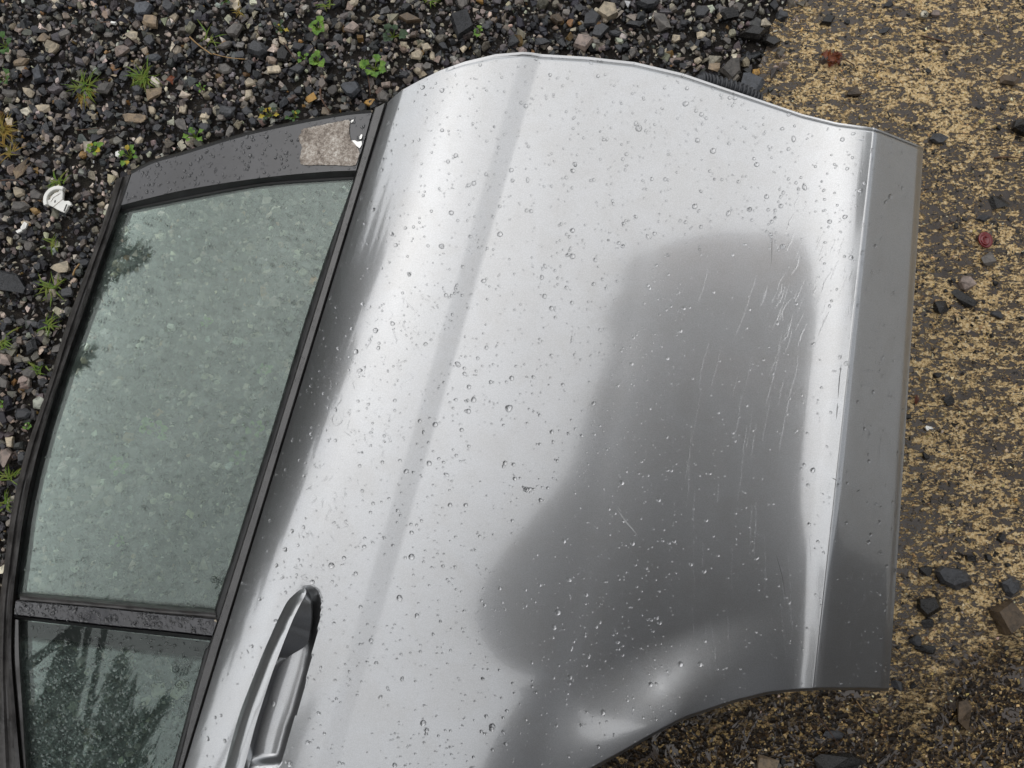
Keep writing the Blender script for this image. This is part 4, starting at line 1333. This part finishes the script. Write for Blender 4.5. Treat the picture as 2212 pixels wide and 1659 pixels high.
# pale stones seen through the glass
for px_, py_, w_, h_, a_, lab in ((390, 1489, 40, 26, 45, 'large pale stone seen through the quarter glass'), (345, 1490, 30, 30, 0, 'rounded pale stone left of the large one behind the quarter glass'), (318, 1512, 22, 16, 30, 'small pale stone behind the quarter glass, below the rounded one')):
    stone(px_, py_, w_ * 1.1, h_ * 1.1, a_, 'cream', lab, z=.009)


# ------------------------------------------------------------------ weeds, grass, twigs
def gp(px, py, z=0.006):
    return at(px, py, z)


def blades(center, count, length, spread, wid, rise=.5, ang0=None):
    Vs, Fs, off = [], [], 0
    for _ in range(count):
        th = rng.uniform(0, 2 * np.pi) if ang0 is None else rng.normal(ang0, .5)
        L = length * rng.uniform(.5, 1.1); k = np.linspace(0, 1, 6)
        b = center + np.r_[rng.normal(0, spread, 2), 0]
        d = np.array([math.cos(th), math.sin(th), 0]); sd = np.array([-d[1], d[0], 0])
        up = rise * rng.uniform(.4, 1.2)
        P = b + np.outer(k * L, d) + np.outer(L * up * np.sin(k * 2.2) * .6, (0, 0, 1)) + np.outer(rng.normal(0, .08) * L * k ** 2, sd)
        w = wid * (1 - k ** 2) * rng.uniform(.7, 1.2) + 1e-5
        Vs += [P + sd * w[:, None], P + np.array([0, 0, wid * .5]) * 1.0, P - sd * w[:, None]]
        Fs.append(quads(3, 6, off)); off += 18
    return np.concatenate(Vs), [np.concatenate(Fs)]


def grass(px, py, count, R_, mat, label, wid=.0011, rise=.5, ang0=None, group=None):
    V, F = blades(gp(px, py), count, R_ * .00050, R_ * .00008, wid, rise, ang0)
    o = ob('grass_tuft', V, F, M_LEAF[mat], label=label, cat='grass', group=group)
    return o


def leaf_shape(c, d, L, wd, lobes, lift):
    """one leaf: outline fan with raised sides and tip droop."""
    d = d / np.linalg.norm(d); sd = np.array([-d[1], d[0], 0])
    k = np.linspace(0, 1, 9); w = wd * np.sin(np.pi * np.clip(k, 0, 1) ** .8) * (1 + (.35 * np.cos(k * np.pi * 2 * lobes) if lobes else 0)); w[0] = wd * .05; w[-1] = wd * .03
    mid = c + np.outer(k * L, d) + np.outer(lift * np.sin(k * 2.6), (0, 0, 1))
    l_ = mid + sd * w[:, None] + np.outer(w * .35, (0, 0, 1)); r_ = mid - sd * w[:, None] + np.outer(w * .35, (0, 0, 1))
    return np.concatenate([l_, mid, r_]), quads(3, 9)


def weed(px, py, R_, nleaf, mat, label, lobes=2, wide=.42, name='weed', yellow=0, z=.008, stem=None):
    c = gp(px, py, z)
    t = thing(name, tuple(c), label, 'plant')
    paths, lv, lf, off = [], [], [], 0
    yv, yf, yoff = [], [], 0
    a0 = rng.uniform(0, 6.28)
    for i in range(nleaf):
        th = a0 + i * 2.4 + rng.normal(0, .25); r = R_ * .00036 * rng.uniform(.45, 1.0)
        d = np.array([math.cos(th), math.sin(th), 0]); e = c + d * r * .55 + np.array([0, 0, .006 + .6 * r * rng.uniform(.15, .5)])
        kk = np.linspace(0, 1, 6)[:, None]
        paths.append((c + (e - c) * kk + np.array([0, 0, .25 * r]) * (kk * (1 - kk)), np.linspace(.0006, .0004, 6)))
        V_, F_ = leaf_shape(e, d + rng.normal(0, .2, 3) * (1, 1, 0), r * rng.uniform(.5, .75), r * wide * rng.uniform(.55, .8), lobes, r * .12)
        if i < yellow:
            yv.append(V_); yf.append(F_ + yoff); yoff += len(V_)
        else:
            lv.append(V_); lf.append(F_ + off); off += len(V_)
    V_, F_ = tube_mesh(paths, 5)
    ob('stem', V_, F_, M_LEAF['grass'], t)
    if lv:
        ob('leaves', np.concatenate(lv), [np.concatenate(lf)], M_LEAF[mat], t)
    if yv:
        ob('yellow_leaves', np.concatenate(yv), [np.concatenate(yf)], M_LEAF['yellow'], t)
    return t


grass(312, 168, 44, 52, 'grass', 'dense bright green grass tuft above the tan stone', rise=.7)
grass(186, 190, 34, 56, 'grass', 'yellow green grass tuft left of the tan grey stone', rise=.5)
grass(184, 200, 22, 52, 'dry', 'dried orange blades mixed into the yellow green tuft', rise=.3, ang0=-1.2)
grass(8, 285, 40, 62, 'dry', 'orange brown dry grass tuft cut by the left edge')
grass(22, 330, 14, 50, 'dry', 'few dry blades below the orange tuft at the left edge', rise=.3)
grass(130, 395, 12, 46, 'grass', 'few green blades growing just above the white plastic clip', wid=.0016, rise=.5)
grass(117, 530, 12, 40, 'grass', 'sparse green blades right of the white shell fragment')
grass(112, 625, 26, 50, 'grass', 'straggling yellow green grass close to the rail, upper clump')
grass(104, 700, 18, 44, 'grass', 'straggling yellow green grass close to the rail, middle clump')
grass(82, 800, 12, 40, 'grass', 'thin grass close to the rail just above the mid height slate')
grass(8, 745, 16, 50, 'grass', 'grass at the left edge beside the dark upright slate')
grass(20, 1030, 16, 44, 'grass', 'grass beside the rail below the large pinkish stone')
grass(10, 1090, 14, 44, 'grass', 'lowest grass clump at the left edge against the rail')
grass(455, 85, 8, 52, 'grass', 'long thin green blades near the flat grey stone', rise=.3)
grass(705, 12, 10, 38, 'grass', 'wispy grass at the top edge left of the broad leaved weed')
grass(930, 0, 10, 34, 'grass', 'wispy grass at the top edge above the long brown slab')
grass(515, 25, 10, 30, 'dry', 'small yellowing blades at the top edge above the rough grey stone')
weed(810, 150, 58, 11, 'bright', 'bright parsley leaved weed close to the front corner of the panel', 3, .5)
weed(850, 82, 52, 8, 'dull', 'broad leaved dull green weed above the parsley leaved weed', 1, .62)
weed(1035, 76, 26, 6, 'bright', 'tiny bright seedling just right of the biggest dark rock', 0, .6)
weed(688, 136, 40, 12, 'bright', 'bright green seedlings with tiny rounded leaves, lower patch', 0, .62)
weed(690, 66, 40, 12, 'bright', 'bright green seedlings with tiny rounded leaves, upper patch', 0, .62)
weed(657, 128, 26, 6, 'bright', 'star shaped little seedling left of the green seedling patch', 0, .5)
weed(608, 68, 34, 7, 'dull', 'thin leaved weed right of the rough grey stone', 2, .35, yellow=2)
weed(206, 326, 42, 8, 'bright', 'yellow green three leaved weed right of the tilted tan stone', 1, .6, yellow=2)
weed(284, 342, 46, 9, 'bright', 'feathery weed with yellow leaves by the frame corner', 3, .4, yellow=2)
weed(424, 298, 44, 9, 'bright', 'upright leafy weed touching the frame trim', 2, .34)
weed(585, 252, 38, 7, 'dull', 'withered weed with a yellow flower head near the frame trim', 2, .4, yellow=4)
weed(637, 256, 34, 7, 'green', 'small green weed with a yellow bud against the frame', 1, .5, yellow=1)
weed(440, 195, 24, 5, 'bright', 'sparse seedling in the bare patch right of the tan stone', 1, .4)
weed(15, 102, 46, 7, 'green', 'green lobed leaf weed cut by the left edge, upper one', 1, .65)
weed(14, 176, 40, 7, 'green', 'green lobed leaf weed cut by the left edge, lower one', 2, .5)
weed(490, 5, 30, 6, 'dull', 'small green weed at the top edge above the rough grey stone', 1, .5)
weed(65, 920, 22, 5, 'bright', 'tiny clover like weed close to the rail', 0, .7)
weed(6, 872, 22, 5, 'bright', 'tiny bright weed at the left edge below mid height', 0, .6)
for px_, py_, R_, lab in ((340, 930, 56, 'largest weed growing behind the window glass'), (263, 1006, 40, 'weed behind the window glass left of the largest one'), (556, 925, 38, 'weed behind the window glass next to the belt line, upper'), (521, 992, 34, 'weed behind the window glass next to the belt line, lower'), (262, 1168, 32, 'weed behind the lower part of the window glass'), (575, 800, 30, 'slim weed behind the upper right of the window glass'), (452, 700, 26, 'faint weed behind the middle of the window glass')):
    weed(px_, py_, R_, 8, 'bright', lab, 1, .62, z=.010)


def twig(p0, p1, r, mat, label, z=.008, bow=.04, name='twig'):
    a, b = at(p0[0], p0[1], z), at(p1[0], p1[1], z + .002)
    k = np.linspace(0, 1, 9)[:, None]
    P = a + (b - a) * k + np.array([rng.normal(0, 1), rng.normal(0, 1), .4]) * bow * np.linalg.norm(b - a) * np.sin(np.pi * k)
    V, F = tube_mesh([(P, r * np.linspace(1, .6, 9))], 6)
    return ob(name, V, F, mat, smooth=True, label=label, cat='twig')


twig((1989, 77), (2061, 97), .0013, M_TWIG, 'long straight brown twig on the sandy concrete', z=.006)
twig((1634, 174), (1663, 177), .0013, M_TWIG, 'short brown twig stub beside the blue grey slate', z=.008)
twig((692, 192), (714, 242), .0016, M_TWIG, 'reddish brown twig right of the warm yellow stone', z=.012)
twig((613, 92), (642, 131), .0009, M_TWIG, 'thin twig beside the black three cornered slate', z=.012)
twig((208, 32), (212, 52), .001, M_TWIG, 'short reddish stick near the top left', z=.012)
twig((206, 53), (240, 48), .001, M_TWIG, 'bent reddish stick beside the short one', z=.012)
twig((166, 281), (215, 276), .0008, M_TWIG, 'thin red stem left of the long oval stone', z=.012)
twig((410, 80), (458, 118), .0012, M_STRAW, 'straw stem crossing towards the flat grey stone', z=.014, name='straw')
twig((460, 116), (530, 128), .0009, M_STRAW, 'thin straw right of the flat grey stone', z=.014, name='straw')
twig((0, 390), (48, 392), .001, M_TWIG, 'dark red stem at the left edge above the cream chip', z=.012)
twig((158, 595), (172, 570), .0016, M_STRAW, 'orange straw leaning against the window rail', z=.014, name='straw')
twig((2052, 868), (2088, 892), .0009, M_TWIG, 'thin stalk lying against the black pebble', z=.006)
twig((2030, 495), (2060, 480), .0011, M_TWIG, 'short dark stick between sill and red cap', z=.006)
twig((2148, 341), (2212, 343), .0014, M_TWIG, 'dark stick running off the right edge', z=.006)
twig((1990, 422), (2000, 412), .0009, M_STRAW, 'bit of straw beside the front part of the sill', z=.006, name='straw')
twig((2172, 1172), (2212, 1178), .0012, M_TWIG, 'dark stalk beside the six sided black stone', z=.006)
twig((1765, 1545), (1820, 1625), .0008, M_TWIG, 'thin dark stem lying in the puddle below the sill end', z=.006)
twig((1850, 1514), (1870, 1540), .0008, M_STRAW, 'pale straw in the puddle near the sill corner', z=.006, name='straw')
twig((2110, 1024), (2140, 1010), .0009, M_TWIG, 'fine brown stalk on the concrete right of the tiny flat chip', z=.006)
twig((795, 165), (800, 205), .0009, M_TWIG, 'thin brown stem beside the ochre stone', z=.012)

# ------------------------------------------------------------------ litter
# white plastic clip: disc segment with a curved slot, a foot with a slit and a hooked ear
def zz(P):
    return [(57.6 + x * .0625, 380.2 + y * .0625) for x, y in P]


clip = thing('plastic_clip', tuple(gp(127, 432)), 'broken white plastic clip lying on the gravel beside the window rail', 'plastic clip')
a = np.radians(np.linspace(200, 68, 20))
cxy, ro, rn = np.array((1160., 890.)), 520., 395.
arc = [(cxy[0] + ro * math.cos(t), cxy[1] - ro * .97 * math.sin(t)) for t in a] + [(cxy[0] + rn * math.cos(t), cxy[1] - rn * .97 * math.sin(t)) for t in a[::-1]]
for nm, outl, za, zb in (('curved_rim', arc, .012, .019),
                         ('clip_body', [(700, 940), (735, 870), (830, 830), (900, 700), (1000, 610), (1140, 565), (1160, 500), (1215, 445), (1275, 490), (1290, 600), (1275, 830), (1340, 885), (1480, 878), (1530, 910), (1560, 970), (1600, 1005), (1540, 1050), (1480, 1040), (1420, 1180), (1340, 1290), (1100, 1190), (920, 1080), (760, 1010)], .011, .016)):
    w_ = at(*np.array(zz(outl)).T, .013)[:, :2]
    V, F = prism(w_, za, zb)
    me = raw_mesh(nm, V, F)
    bm = bmesh.new(); bm.from_mesh(me); bmesh.ops.triangulate(bm, faces=[f for f in bm.faces if len(f.verts) > 4]); bmesh.ops.bevel(bm, geom=[e for e in bm.edges if len(e.link_faces) == 2 and e.calc_face_angle() > .9], offset=.0006, segments=1, affect='EDGES'); bm.to_mesh(me); bm.free()
    link(nm, me, M_WHITE, clip)
for seg in ([(1385, 980), (1290, 1215)], [(990, 840), (965, 915)], [(920, 1070), (1180, 850), (1240, 805)], [(830, 900), (930, 740), (1170, 600)]):
    q_ = np.array(zz(seg)); P = at(q_[:, 0], q_[:, 1], .0162)
    P = np.stack([np.interp(np.linspace(0, 1, 8), np.linspace(0, 1, len(P)), P[:, k]) for k in range(3)], -1)
    V, F = tube_mesh([(P, np.full(8, .0009 if len(seg) == 2 else .00035))], 5)
    ob('slot' if len(seg) == 2 else 'moulded_rib', V, F, M_RUBBER if len(seg) == 2 else M_TAPE, clip)

# red cap: dished rim with a raised round centre
cap = thing('plastic_disc', tuple(gp(2125, 520, .004)), 'small round dark red plastic cap lying on the wet concrete', 'plastic disc')
c = gp(2125, 520, .006)
for nm, prof, sc, dx in (('cap_rim', [(0, .0), (.0105, .0), (.0118, .002), (.0112, .004), (.0085, .0032), (.006, .0022), (0, .002)], 1.0, (0, 0)), ('cap_centre', [(.0075, .001), (.0072, .0055), (.0052, .0066), (.0048, .0054), (0, .0052)], 1.0, (-.0024, -.0012))):
    V, F = lathe(prof, 30); V = V @ np.array(Matrix.Rotation(math.radians(14), 3, 'Y')).T
    ob(nm, V + c + (dx[0], dx[1], .001), F, M_RED, cap, smooth=True)

# rust coloured wet leaf
lv, lf, off = [], [], 0
c = gp(1800, 128, .008)
for th, L in ((.6, .015), (2.9, .018), (4.2, .014), (5.2, .012), (1.7, .010), (3.6, .016)):
    d = np.array([math.cos(th), math.sin(th), 0])
    V_, F_ = leaf_shape(c + rng.normal(0, .0015, 3), d, L, L * .42, 3, .004); V_ = V_ + rng.normal(0, .0006, V_.shape)
    lv.append(V_); lf.append(F_ + off); off += len(V_)
leaf = thing('fallen_leaf', tuple(c), 'crumpled wet rust coloured leaf with its stalk on sandy concrete', 'leaf')
ob('leaf_blade', np.concatenate(lv), [np.concatenate(lf)], M_RUST, leaf)
P = np.stack([np.linspace(c[0] + .006, c[0] + .030, 8), np.linspace(c[1] + .004, c[1] - .010, 8), .008 + .002 * np.sin(np.linspace(0, 3, 8))], -1)
V, F = tube_mesh([(P, np.full(8, .0008))], 5); ob('leaf_stalk', V, F, M_TWIG, leaf)
V_, F_ = leaf_shape(gp(585 + 1393, 863 + 10, .006), np.array([.1, 1., 0]), .014, .003, 0, .002)
ob('fallen_leaf', V_, F_, M_RUST, label='slim rusty leaf sliver on the concrete right beside the sill', cat='leaf')
V_, F_ = leaf_shape(gp(1113 + 0, 480, .0), np.array([1., .1, 0]), .001, .0005, 0, 0)
V_, F_ = leaf_shape(gp(369, 163, .014), np.array([.3, -1., 0]), .016, .005, 2, .004)
ob('fallen_leaf', V_, F_, M_RUST, label='small orange dead leaf right of the green grass tuft', cat='leaf')

# crossed screw
scr = thing('screw', tuple(gp(1995, 34, .005)), 'cross headed screw standing in the sandy concrete', 'screw')
V, F = lathe([(0, .0052), (.004, .0046), (.0066, .0026), (.0064, .0), (.0024, -.001), (.0022, -.004), (0, -.004)], 20)
V = V @ np.array(Matrix.Rotation(math.radians(18), 3, 'X')).T
c = gp(1995, 33, .009); ob('screw_head', V + c, F, M_STEEL, scr, smooth=True)
for k_ in (0, 90):
    V, F = box_v((0, 0, .0046), (.0056, .0012, .0016), Matrix.Rotation(math.radians(k_ + 45), 3, 'Z'))
    V = V @ np.array(Matrix.Rotation(math.radians(18), 3, 'X')).T
    ob('cross_slot', V + c, [F], M_RUBBER, scr)

# white scraps
for pts, lab in ([[(2003, 922), (2008, 918), (2018, 921), (2022, 926), (2012, 926), (2008, 930)], 'tiny crumpled white scrap on the concrete beside the sill'],
                 [[(46, 492), (55, 480), (61, 484), (56, 494), (49, 499)], 'white shell fragment on the gravel below the grey stones'],
                 [[(36, 500), (47, 494), (50, 500), (40, 505)], 'smaller white shell fragment next to the larger one'],
                 [[(241, 47), (253, 50), (250, 54), (241, 52)], 'tiny white sliver at the end of the bent reddish stick'],
                 [[(252, 331), (258, 328), (262, 334), (258, 342), (251, 338)], 'white petal shaped fragment left of the feathery weed']):
    w_ = at(*np.array(pts, float).T, .014)[:, :2]
    V, F = prism(w_, .006 if pts[0][0] > 1000 else .013, .0085 if pts[0][0] > 1000 else .0165)
    V[:len(w_), 2] += rng.normal(0, .001, len(w_))
    ob('white_scrap', V, F, M_WHITE, label=lab, cat='scrap')
# small pale grain caught at the end of the divider
tv, tf = BIGT[5]; p = at(466, 1341, float(win_z(466, 1341)) + .005)
ob('grit_grain', tv * .0016 + p, tf, ST['cream'], label='single pale grain of grit stuck where divider bar meets belt seal', cat='grit')


# ------------------------------------------------------------------ what stands around: reflected in paint and glass, some added to tone the reflections
M_JACKET = simple_mat('dark_jacket', (0.018, 0.020, 0.025), 0.7, var=0.2)
M_JEANS = simple_mat('dark_jeans', (0.022, 0.026, 0.038), 0.8, var=0.2)
M_SKIN = simple_mat('skin', (0.42, 0.26, 0.19), 0.5)
M_HAIR = simple_mat('dark_hair', (0.02, 0.015, 0.012), 0.6)
M_PHONE = simple_mat('phone_case', (0.012, 0.012, 0.012), 0.3)


def skin_body(name, joints, bones, radii, mat, parent, root=0):
    me = bpy.data.meshes.new(name)
    me.from_pydata(joints, bones, [])
    o = bpy.data.objects.new(name, me); scene.collection.objects.link(o)
    m = o.modifiers.new('skin', 'SKIN'); m.use_smooth_shade = True
    for v, r in zip(me.skin_vertices[0].data, radii):
        v.radius = (r, r) if not isinstance(r, tuple) else r
        v.use_root = False
    me.skin_vertices[0].data[root].use_root = True
    s = o.modifiers.new('sub', 'SUBSURF'); s.levels = s.render_levels = 2
    bpy.context.view_layer.update()
    me2 = bpy.data.meshes.new_from_object(o.evaluated_get(bpy.context.evaluated_depsgraph_get()))
    bpy.data.objects.remove(o)
    me2.name = name
    me2.materials.clear(); me2.materials.append(mat)
    return link(name, me2, None, parent)


person = thing('person', (0.10, -0.66, 0.0), 'person in a dark jacket and jeans leaning over the door to photograph it', 'person')
J = [(.04, -.69, .93), (.10, -.44, 1.08), (.10, -.24, 1.26), (.10, -.10, 1.36), (.03, .07, 1.385),
     (-.03, -.02, 1.345), (-.225, -.585, 1.07), (-.10, -.68, 1.0),
     (.27, -.12, 1.345), (.31, -.02, 1.10), (.10, .005, 1.135),
     (.0, -.60, .86), (-.04, -.60, .48), (-.06, -.68, .09), (-.075, -.55, .03),
     (.2, -.60, .86), (.25, -.60, .48), (.27, -.69, .09), (.29, -.56, .03), (-.035, -.29, 1.20)]
Bn = [(0, 1), (1, 2), (2, 3), (3, 4), (3, 5), (5, 19), (19, 6), (6, 7), (3, 8), (8, 9), (9, 10), (0, 11), (11, 12), (12, 13), (13, 14), (0, 15), (15, 16), (16, 17), (17, 18)]
Rd = [.25, .21, .185, .15, .15, .10, .10, .09, .075, .055, .034, .095, .068, .046, .038, .095, .068, .046, .038, .095]
skin_body('body', J, Bn, Rd, M_JACKET, person)
skin_body('jeans', [(.08, -.68, .88), (-.02, -.66, .84), (-.04, -.60, .48), (-.058, -.675, .12), (.2, -.60, .84), (.25, -.60, .48), (.268, -.685, .12)], [(0, 1), (1, 2), (2, 3), (0, 4), (4, 5), (5, 6)], [.17, .145, .105, .075, .145, .105, .075], M_JEANS, person)
# head with face, nose, ears and hair, looking down past the phone
def ell(c, r, n=14):
    u, v = np.meshgrid(np.linspace(0, 2 * np.pi, 2 * n, endpoint=False), np.linspace(0, np.pi, n), indexing='ij')
    P = np.stack([np.cos(u) * np.sin(v), np.sin(u) * np.sin(v), np.cos(v)], -1) * r + c
    return P.reshape(-1, 3), [quads(2 * n, n, 0, True)]


hc = np.array((.01, .195, 1.425)); hr = Matrix.Rotation(math.radians(-62), 3, 'X')
def head_part(nm, c, r, mat):
    V, F = ell(np.array(c, float), np.array(r, float)); V = V @ np.array(hr).T + hc
    return ob(nm, V, F, mat, person, smooth=True)
head_part('head', (0, 0, 0), (.078, .098, .118), M_SKIN)
head_part('nose', (0, .098, -.01), (.013, .022, .024), M_SKIN)
head_part('mouth', (0, .088, -.058), (.024, .009, .007), simple_mat('lips', (0.35, .14, .12), .5))
for sx in (-1, 1):
    head_part('eye', (sx * .031, .085, .012), (.012, .010, .008), M_WHITE)
    head_part('ear', (sx * .079, -.005, -.005), (.010, .024, .033), M_SKIN)
head_part('hair', (0, -.030, .012), (.098, .112, .130), M_HAIR)
head_part('hood', (0, -.03, -.09), (.112, .115, .125), M_JACKET)
# right hand: palm, thumb and four fingers closed round the phone
phone = thing('phone', (0.02, 0.0, 1.15), 'dark phone held flat in the hand of the person leaning over', 'phone')
V, F = box_v((.045, .012, 1.133), (.078, .158, .008), Matrix.Rotation(math.radians(CAM_TILT), 3, 'X'))
me = raw_mesh('phone_body', V, [F]); bm = bmesh.new(); bm.from_mesh(me); bmesh.ops.bevel(bm, geom=bm.edges[:], offset=.003, segments=2, affect='EDGES'); bm.to_mesh(me); bm.free()
link('phone_body', me, M_PHONE, phone)
V, F = lathe([(.012, 1.1285), (.012, 1.126), (.009, 1.1255), (0, 1.1255)], 20); ob('lens_ring', V + (.03, .06, 0), F, M_STEEL, phone)
HJ = [(.118, .0, 1.135), (.098, -.005, 1.14)]; HB = [(0, 1)]; HRr = [.026, .022]
for k_, (fy, L) in enumerate(((.035, .072), (.013, .080), (-.009, .075), (-.030, .060))):
    b0 = len(HJ)
    HJ += [(.094, fy, 1.126), (.074, fy, 1.1225), (.094 - L * .55, fy + .002, 1.1215), (.094 - L * .85, fy + .003, 1.1235)]
    HB += [(1, b0), (b0, b0 + 1), (b0 + 1, b0 + 2), (b0 + 2, b0 + 3)]; HRr += [.010, .009, .0085, .0075]
b0 = len(HJ)
HJ += [(.100, .030, 1.150), (.082, .046, 1.152), (.064, .052, 1.148)]; HB += [(0, b0), (b0, b0 + 1), (b0 + 1, b0 + 2)]; HRr += [.012, .0105, .009]
skin_body('hand', HJ, HB, HRr, M_SKIN, person)

M_NEEDLE = leaf_mat('conifer_needles', (0.012, 0.035, 0.016), (0.022, 0.055, 0.020), 0.6)
M_BARK = simple_mat('conifer_bark', (0.05, 0.035, 0.025), 0.9, var=0.4)


def sprays(base, tip, width, n):
    """a leafy bough between two points: many small needle sprays thinning to the tip."""
    k = rng.beta(1.0, 1.15, n); ax_ = np.asarray(tip, float) - base; L = np.linalg.norm(ax_); ax_ /= L
    off_ = rng.normal(size=(n, 3)); off_ -= (off_ @ ax_)[:, None] * ax_; off_ /= np.linalg.norm(off_, axis=1, keepdims=True)
    rad = width * (1 - k) ** .8 * np.sqrt(rng.random(n)) * (1 + .5 * np.sin(k * 31 + off_[:, 0] * 3))
    c = base + ax_ * (k * L)[:, None] + off_ * rad[:, None]
    d = off_ * .5 + ax_ * .8 + rng.normal(0, .35, (n, 3)); d /= np.linalg.norm(d, axis=1, keepdims=True)
    s = np.cross(d, rng.normal(size=(n, 3))); s /= np.linalg.norm(s, axis=1, keepdims=True)
    l_ = rng.uniform(.05, .13, n)[:, None] * max(.6, min(1.5, width * 1.6)); w_ = l_ * .2
    V = np.stack([c - d * l_ * .4 - s * w_, c - d * l_ * .4 + s * w_, c + d * l_], 1).reshape(-1, 3)
    return V, np.arange(3 * n).reshape(n, 3)


def conifer(x, y, h, crown, label, boughs=(), n=5000, low=.1):
    t = thing('conifer_tree', (x, y, 0), label, 'tree', )
    P = np.stack([np.full(8, x), np.full(8, y), np.linspace(0, h * .95, 8)], -1)
    V, F = tube_mesh([(P, np.linspace(.14, .02, 8))], 8); ob('trunk', V, F, M_BARK, t)
    Vs, Fs, off = [], [], 0
    parts = [(np.array((x, y, h * low)), np.array((x, y, h)), crown, n)] + [(np.array(a_, float), np.array(b_, float), w_, m_) for a_, b_, w_, m_ in boughs]
    for a_, b_, w_, m_ in parts:
        V, F = sprays(a_, b_, w_, m_); Vs.append(V); Fs.append(F + off); off += len(V)
    ob('crown', np.concatenate(Vs), [np.concatenate(Fs)], M_NEEDLE, t)
    for a_, b_, w_, m_ in boughs:
        V, F = tube_mesh([(np.linspace((x, y, a_[2] * .85), b_, 7), np.linspace(.05, .008, 7))], 6); ob('bough', V, F, M_BARK, t)


conifer(-2.9, -3.5, 5.4, .9, 'dark conifer with long boughs reaching out beyond the rear of the window',
        boughs=[((-2.62, -3.1, 2.9), (-2.80, -1.45, 3.1), .42, 5200), ((-1.95, -2.8, 2.9), (-2.27, -1.66, 3.02), .30, 3000), ((-3.1, -3.0, 2.8), (-3.12, -1.55, 3.0), .36, 3200)])
conifer(-4.9, 1.35, 4.8, 1.0, 'dark conifer standing beyond the front of the window frame', n=9000, low=.05)
conifer(-5.0, .5, 4.55, .9, 'dark conifer standing beyond the middle of the window', n=8000, low=.05)
conifer(-6.4, -.3, 3.6, 1.2, 'shorter conifer standing behind the other two', n=6000, low=.02)
# open canopy frame of dark steel: two posts, a beam and rafters
frame = thing('canopy_frame', (-3.0, -1.3, 0), 'open dark steel canopy frame with beam and rafters', 'canopy frame')
M_FRAME = simple_mat('dark_steel', (0.015, 0.016, 0.017), 0.5)
def bar(nm, a_, b_, w_):
    a_, b_ = np.array(a_, float), np.array(b_, float); L = np.linalg.norm(b_ - a_)
    q_ = Vector(b_ - a_).to_track_quat('X', 'Z').to_matrix()
    V, F = box_v((0, 0, 0), (L, w_, w_), q_); ob(nm, V + (a_ + b_) / 2, [F], M_FRAME, frame)
bar('post', (-3.6, -1.66, 0), (-3.6, -1.66, 3.0), .09); bar('post', (-3.7, -3.2, 0), (-3.7, -3.2, 3.0), .09); bar('side_beam', (-3.7, -1.6, 3.05), (-3.7, -3.3, 3.05), .07)
bar('beam', (-3.7, -1.82, 3.05), (-2.55, -1.30, 3.05), .085)
for x_, l_ in ((-2.77, .9), (-2.68, 1.0), (-2.60, 1.1), (-2.47, 1.3)):
    bar('rafter', (x_, -1.36 + (x_ + 2.6) * .45, 3.0), (x_ + .16, -1.24 - l_, 3.0), .032)
# low evergreen row on the left, dark building behind right: added to darken reflections
hv, hf, off = [], [], 0
for yy_ in np.arange(-6, 7, .5):
    V, F = sprays(np.array((-6.2 + rng.normal(0, .2), yy_, .1)), np.array((-6.2, yy_, 1.35 + rng.normal(0, .12))), .8, 1200); hv.append(V); hf.append(F + off); off += len(V)
ob('added_hedge', np.concatenate(hv), [np.concatenate(hf)], M_NEEDLE, label='long dark evergreen hedge closing off the yard', cat='added_hedge')
added_wall_root = thing('rendered_wall', (6.2, 3.5, 0), 'long grey rendered wall beyond the sill of the door', 'wall')  # added out of view so the sill face reflects an even grey
added_wall_root['kind'] = 'thing'
M_RENDER = simple_mat('grey_render', (0.60, 0.60, 0.59), 0.9, var=.15, bump=.3, bump_scale=40)
V, F = box_v((6.2, 3.9, 1.6), (.25, 12.0, 3.2)); ob('wall_face', V, [F], M_RENDER, added_wall_root)
V, F = box_v((6.2, 3.9, 3.25), (.36, 12.1, .10)); ob('coping', V, [F], M_RENDER, added_wall_root)
added_shed = thing('added_shed', (3.3, -3.8, 0), 'dark timber shed with a low pitched roof behind the photographer', 'added_shed')  # added to block sky light from the lower panel, sill and ground
M_SHED = simple_mat('dark_timber', (0.035, 0.030, 0.026), 0.7, var=.3)
V, F = box_v((3.3, -3.8, 1.75), (7.4, 2.8, 3.5)); ob('wall', V, [F], M_SHED, added_shed)
V, F = box_v((3.3, -3.8, 3.62), (7.8, 3.2, .16), Matrix.Rotation(math.radians(4), 3, 'X')); ob('roof', V, [F], M_FRAME, added_shed)
V, F = box_v((3.6, -2.37, 1.0), (.9, .05, 2.0)); ob('door', V, [F], M_FRAME, added_shed)
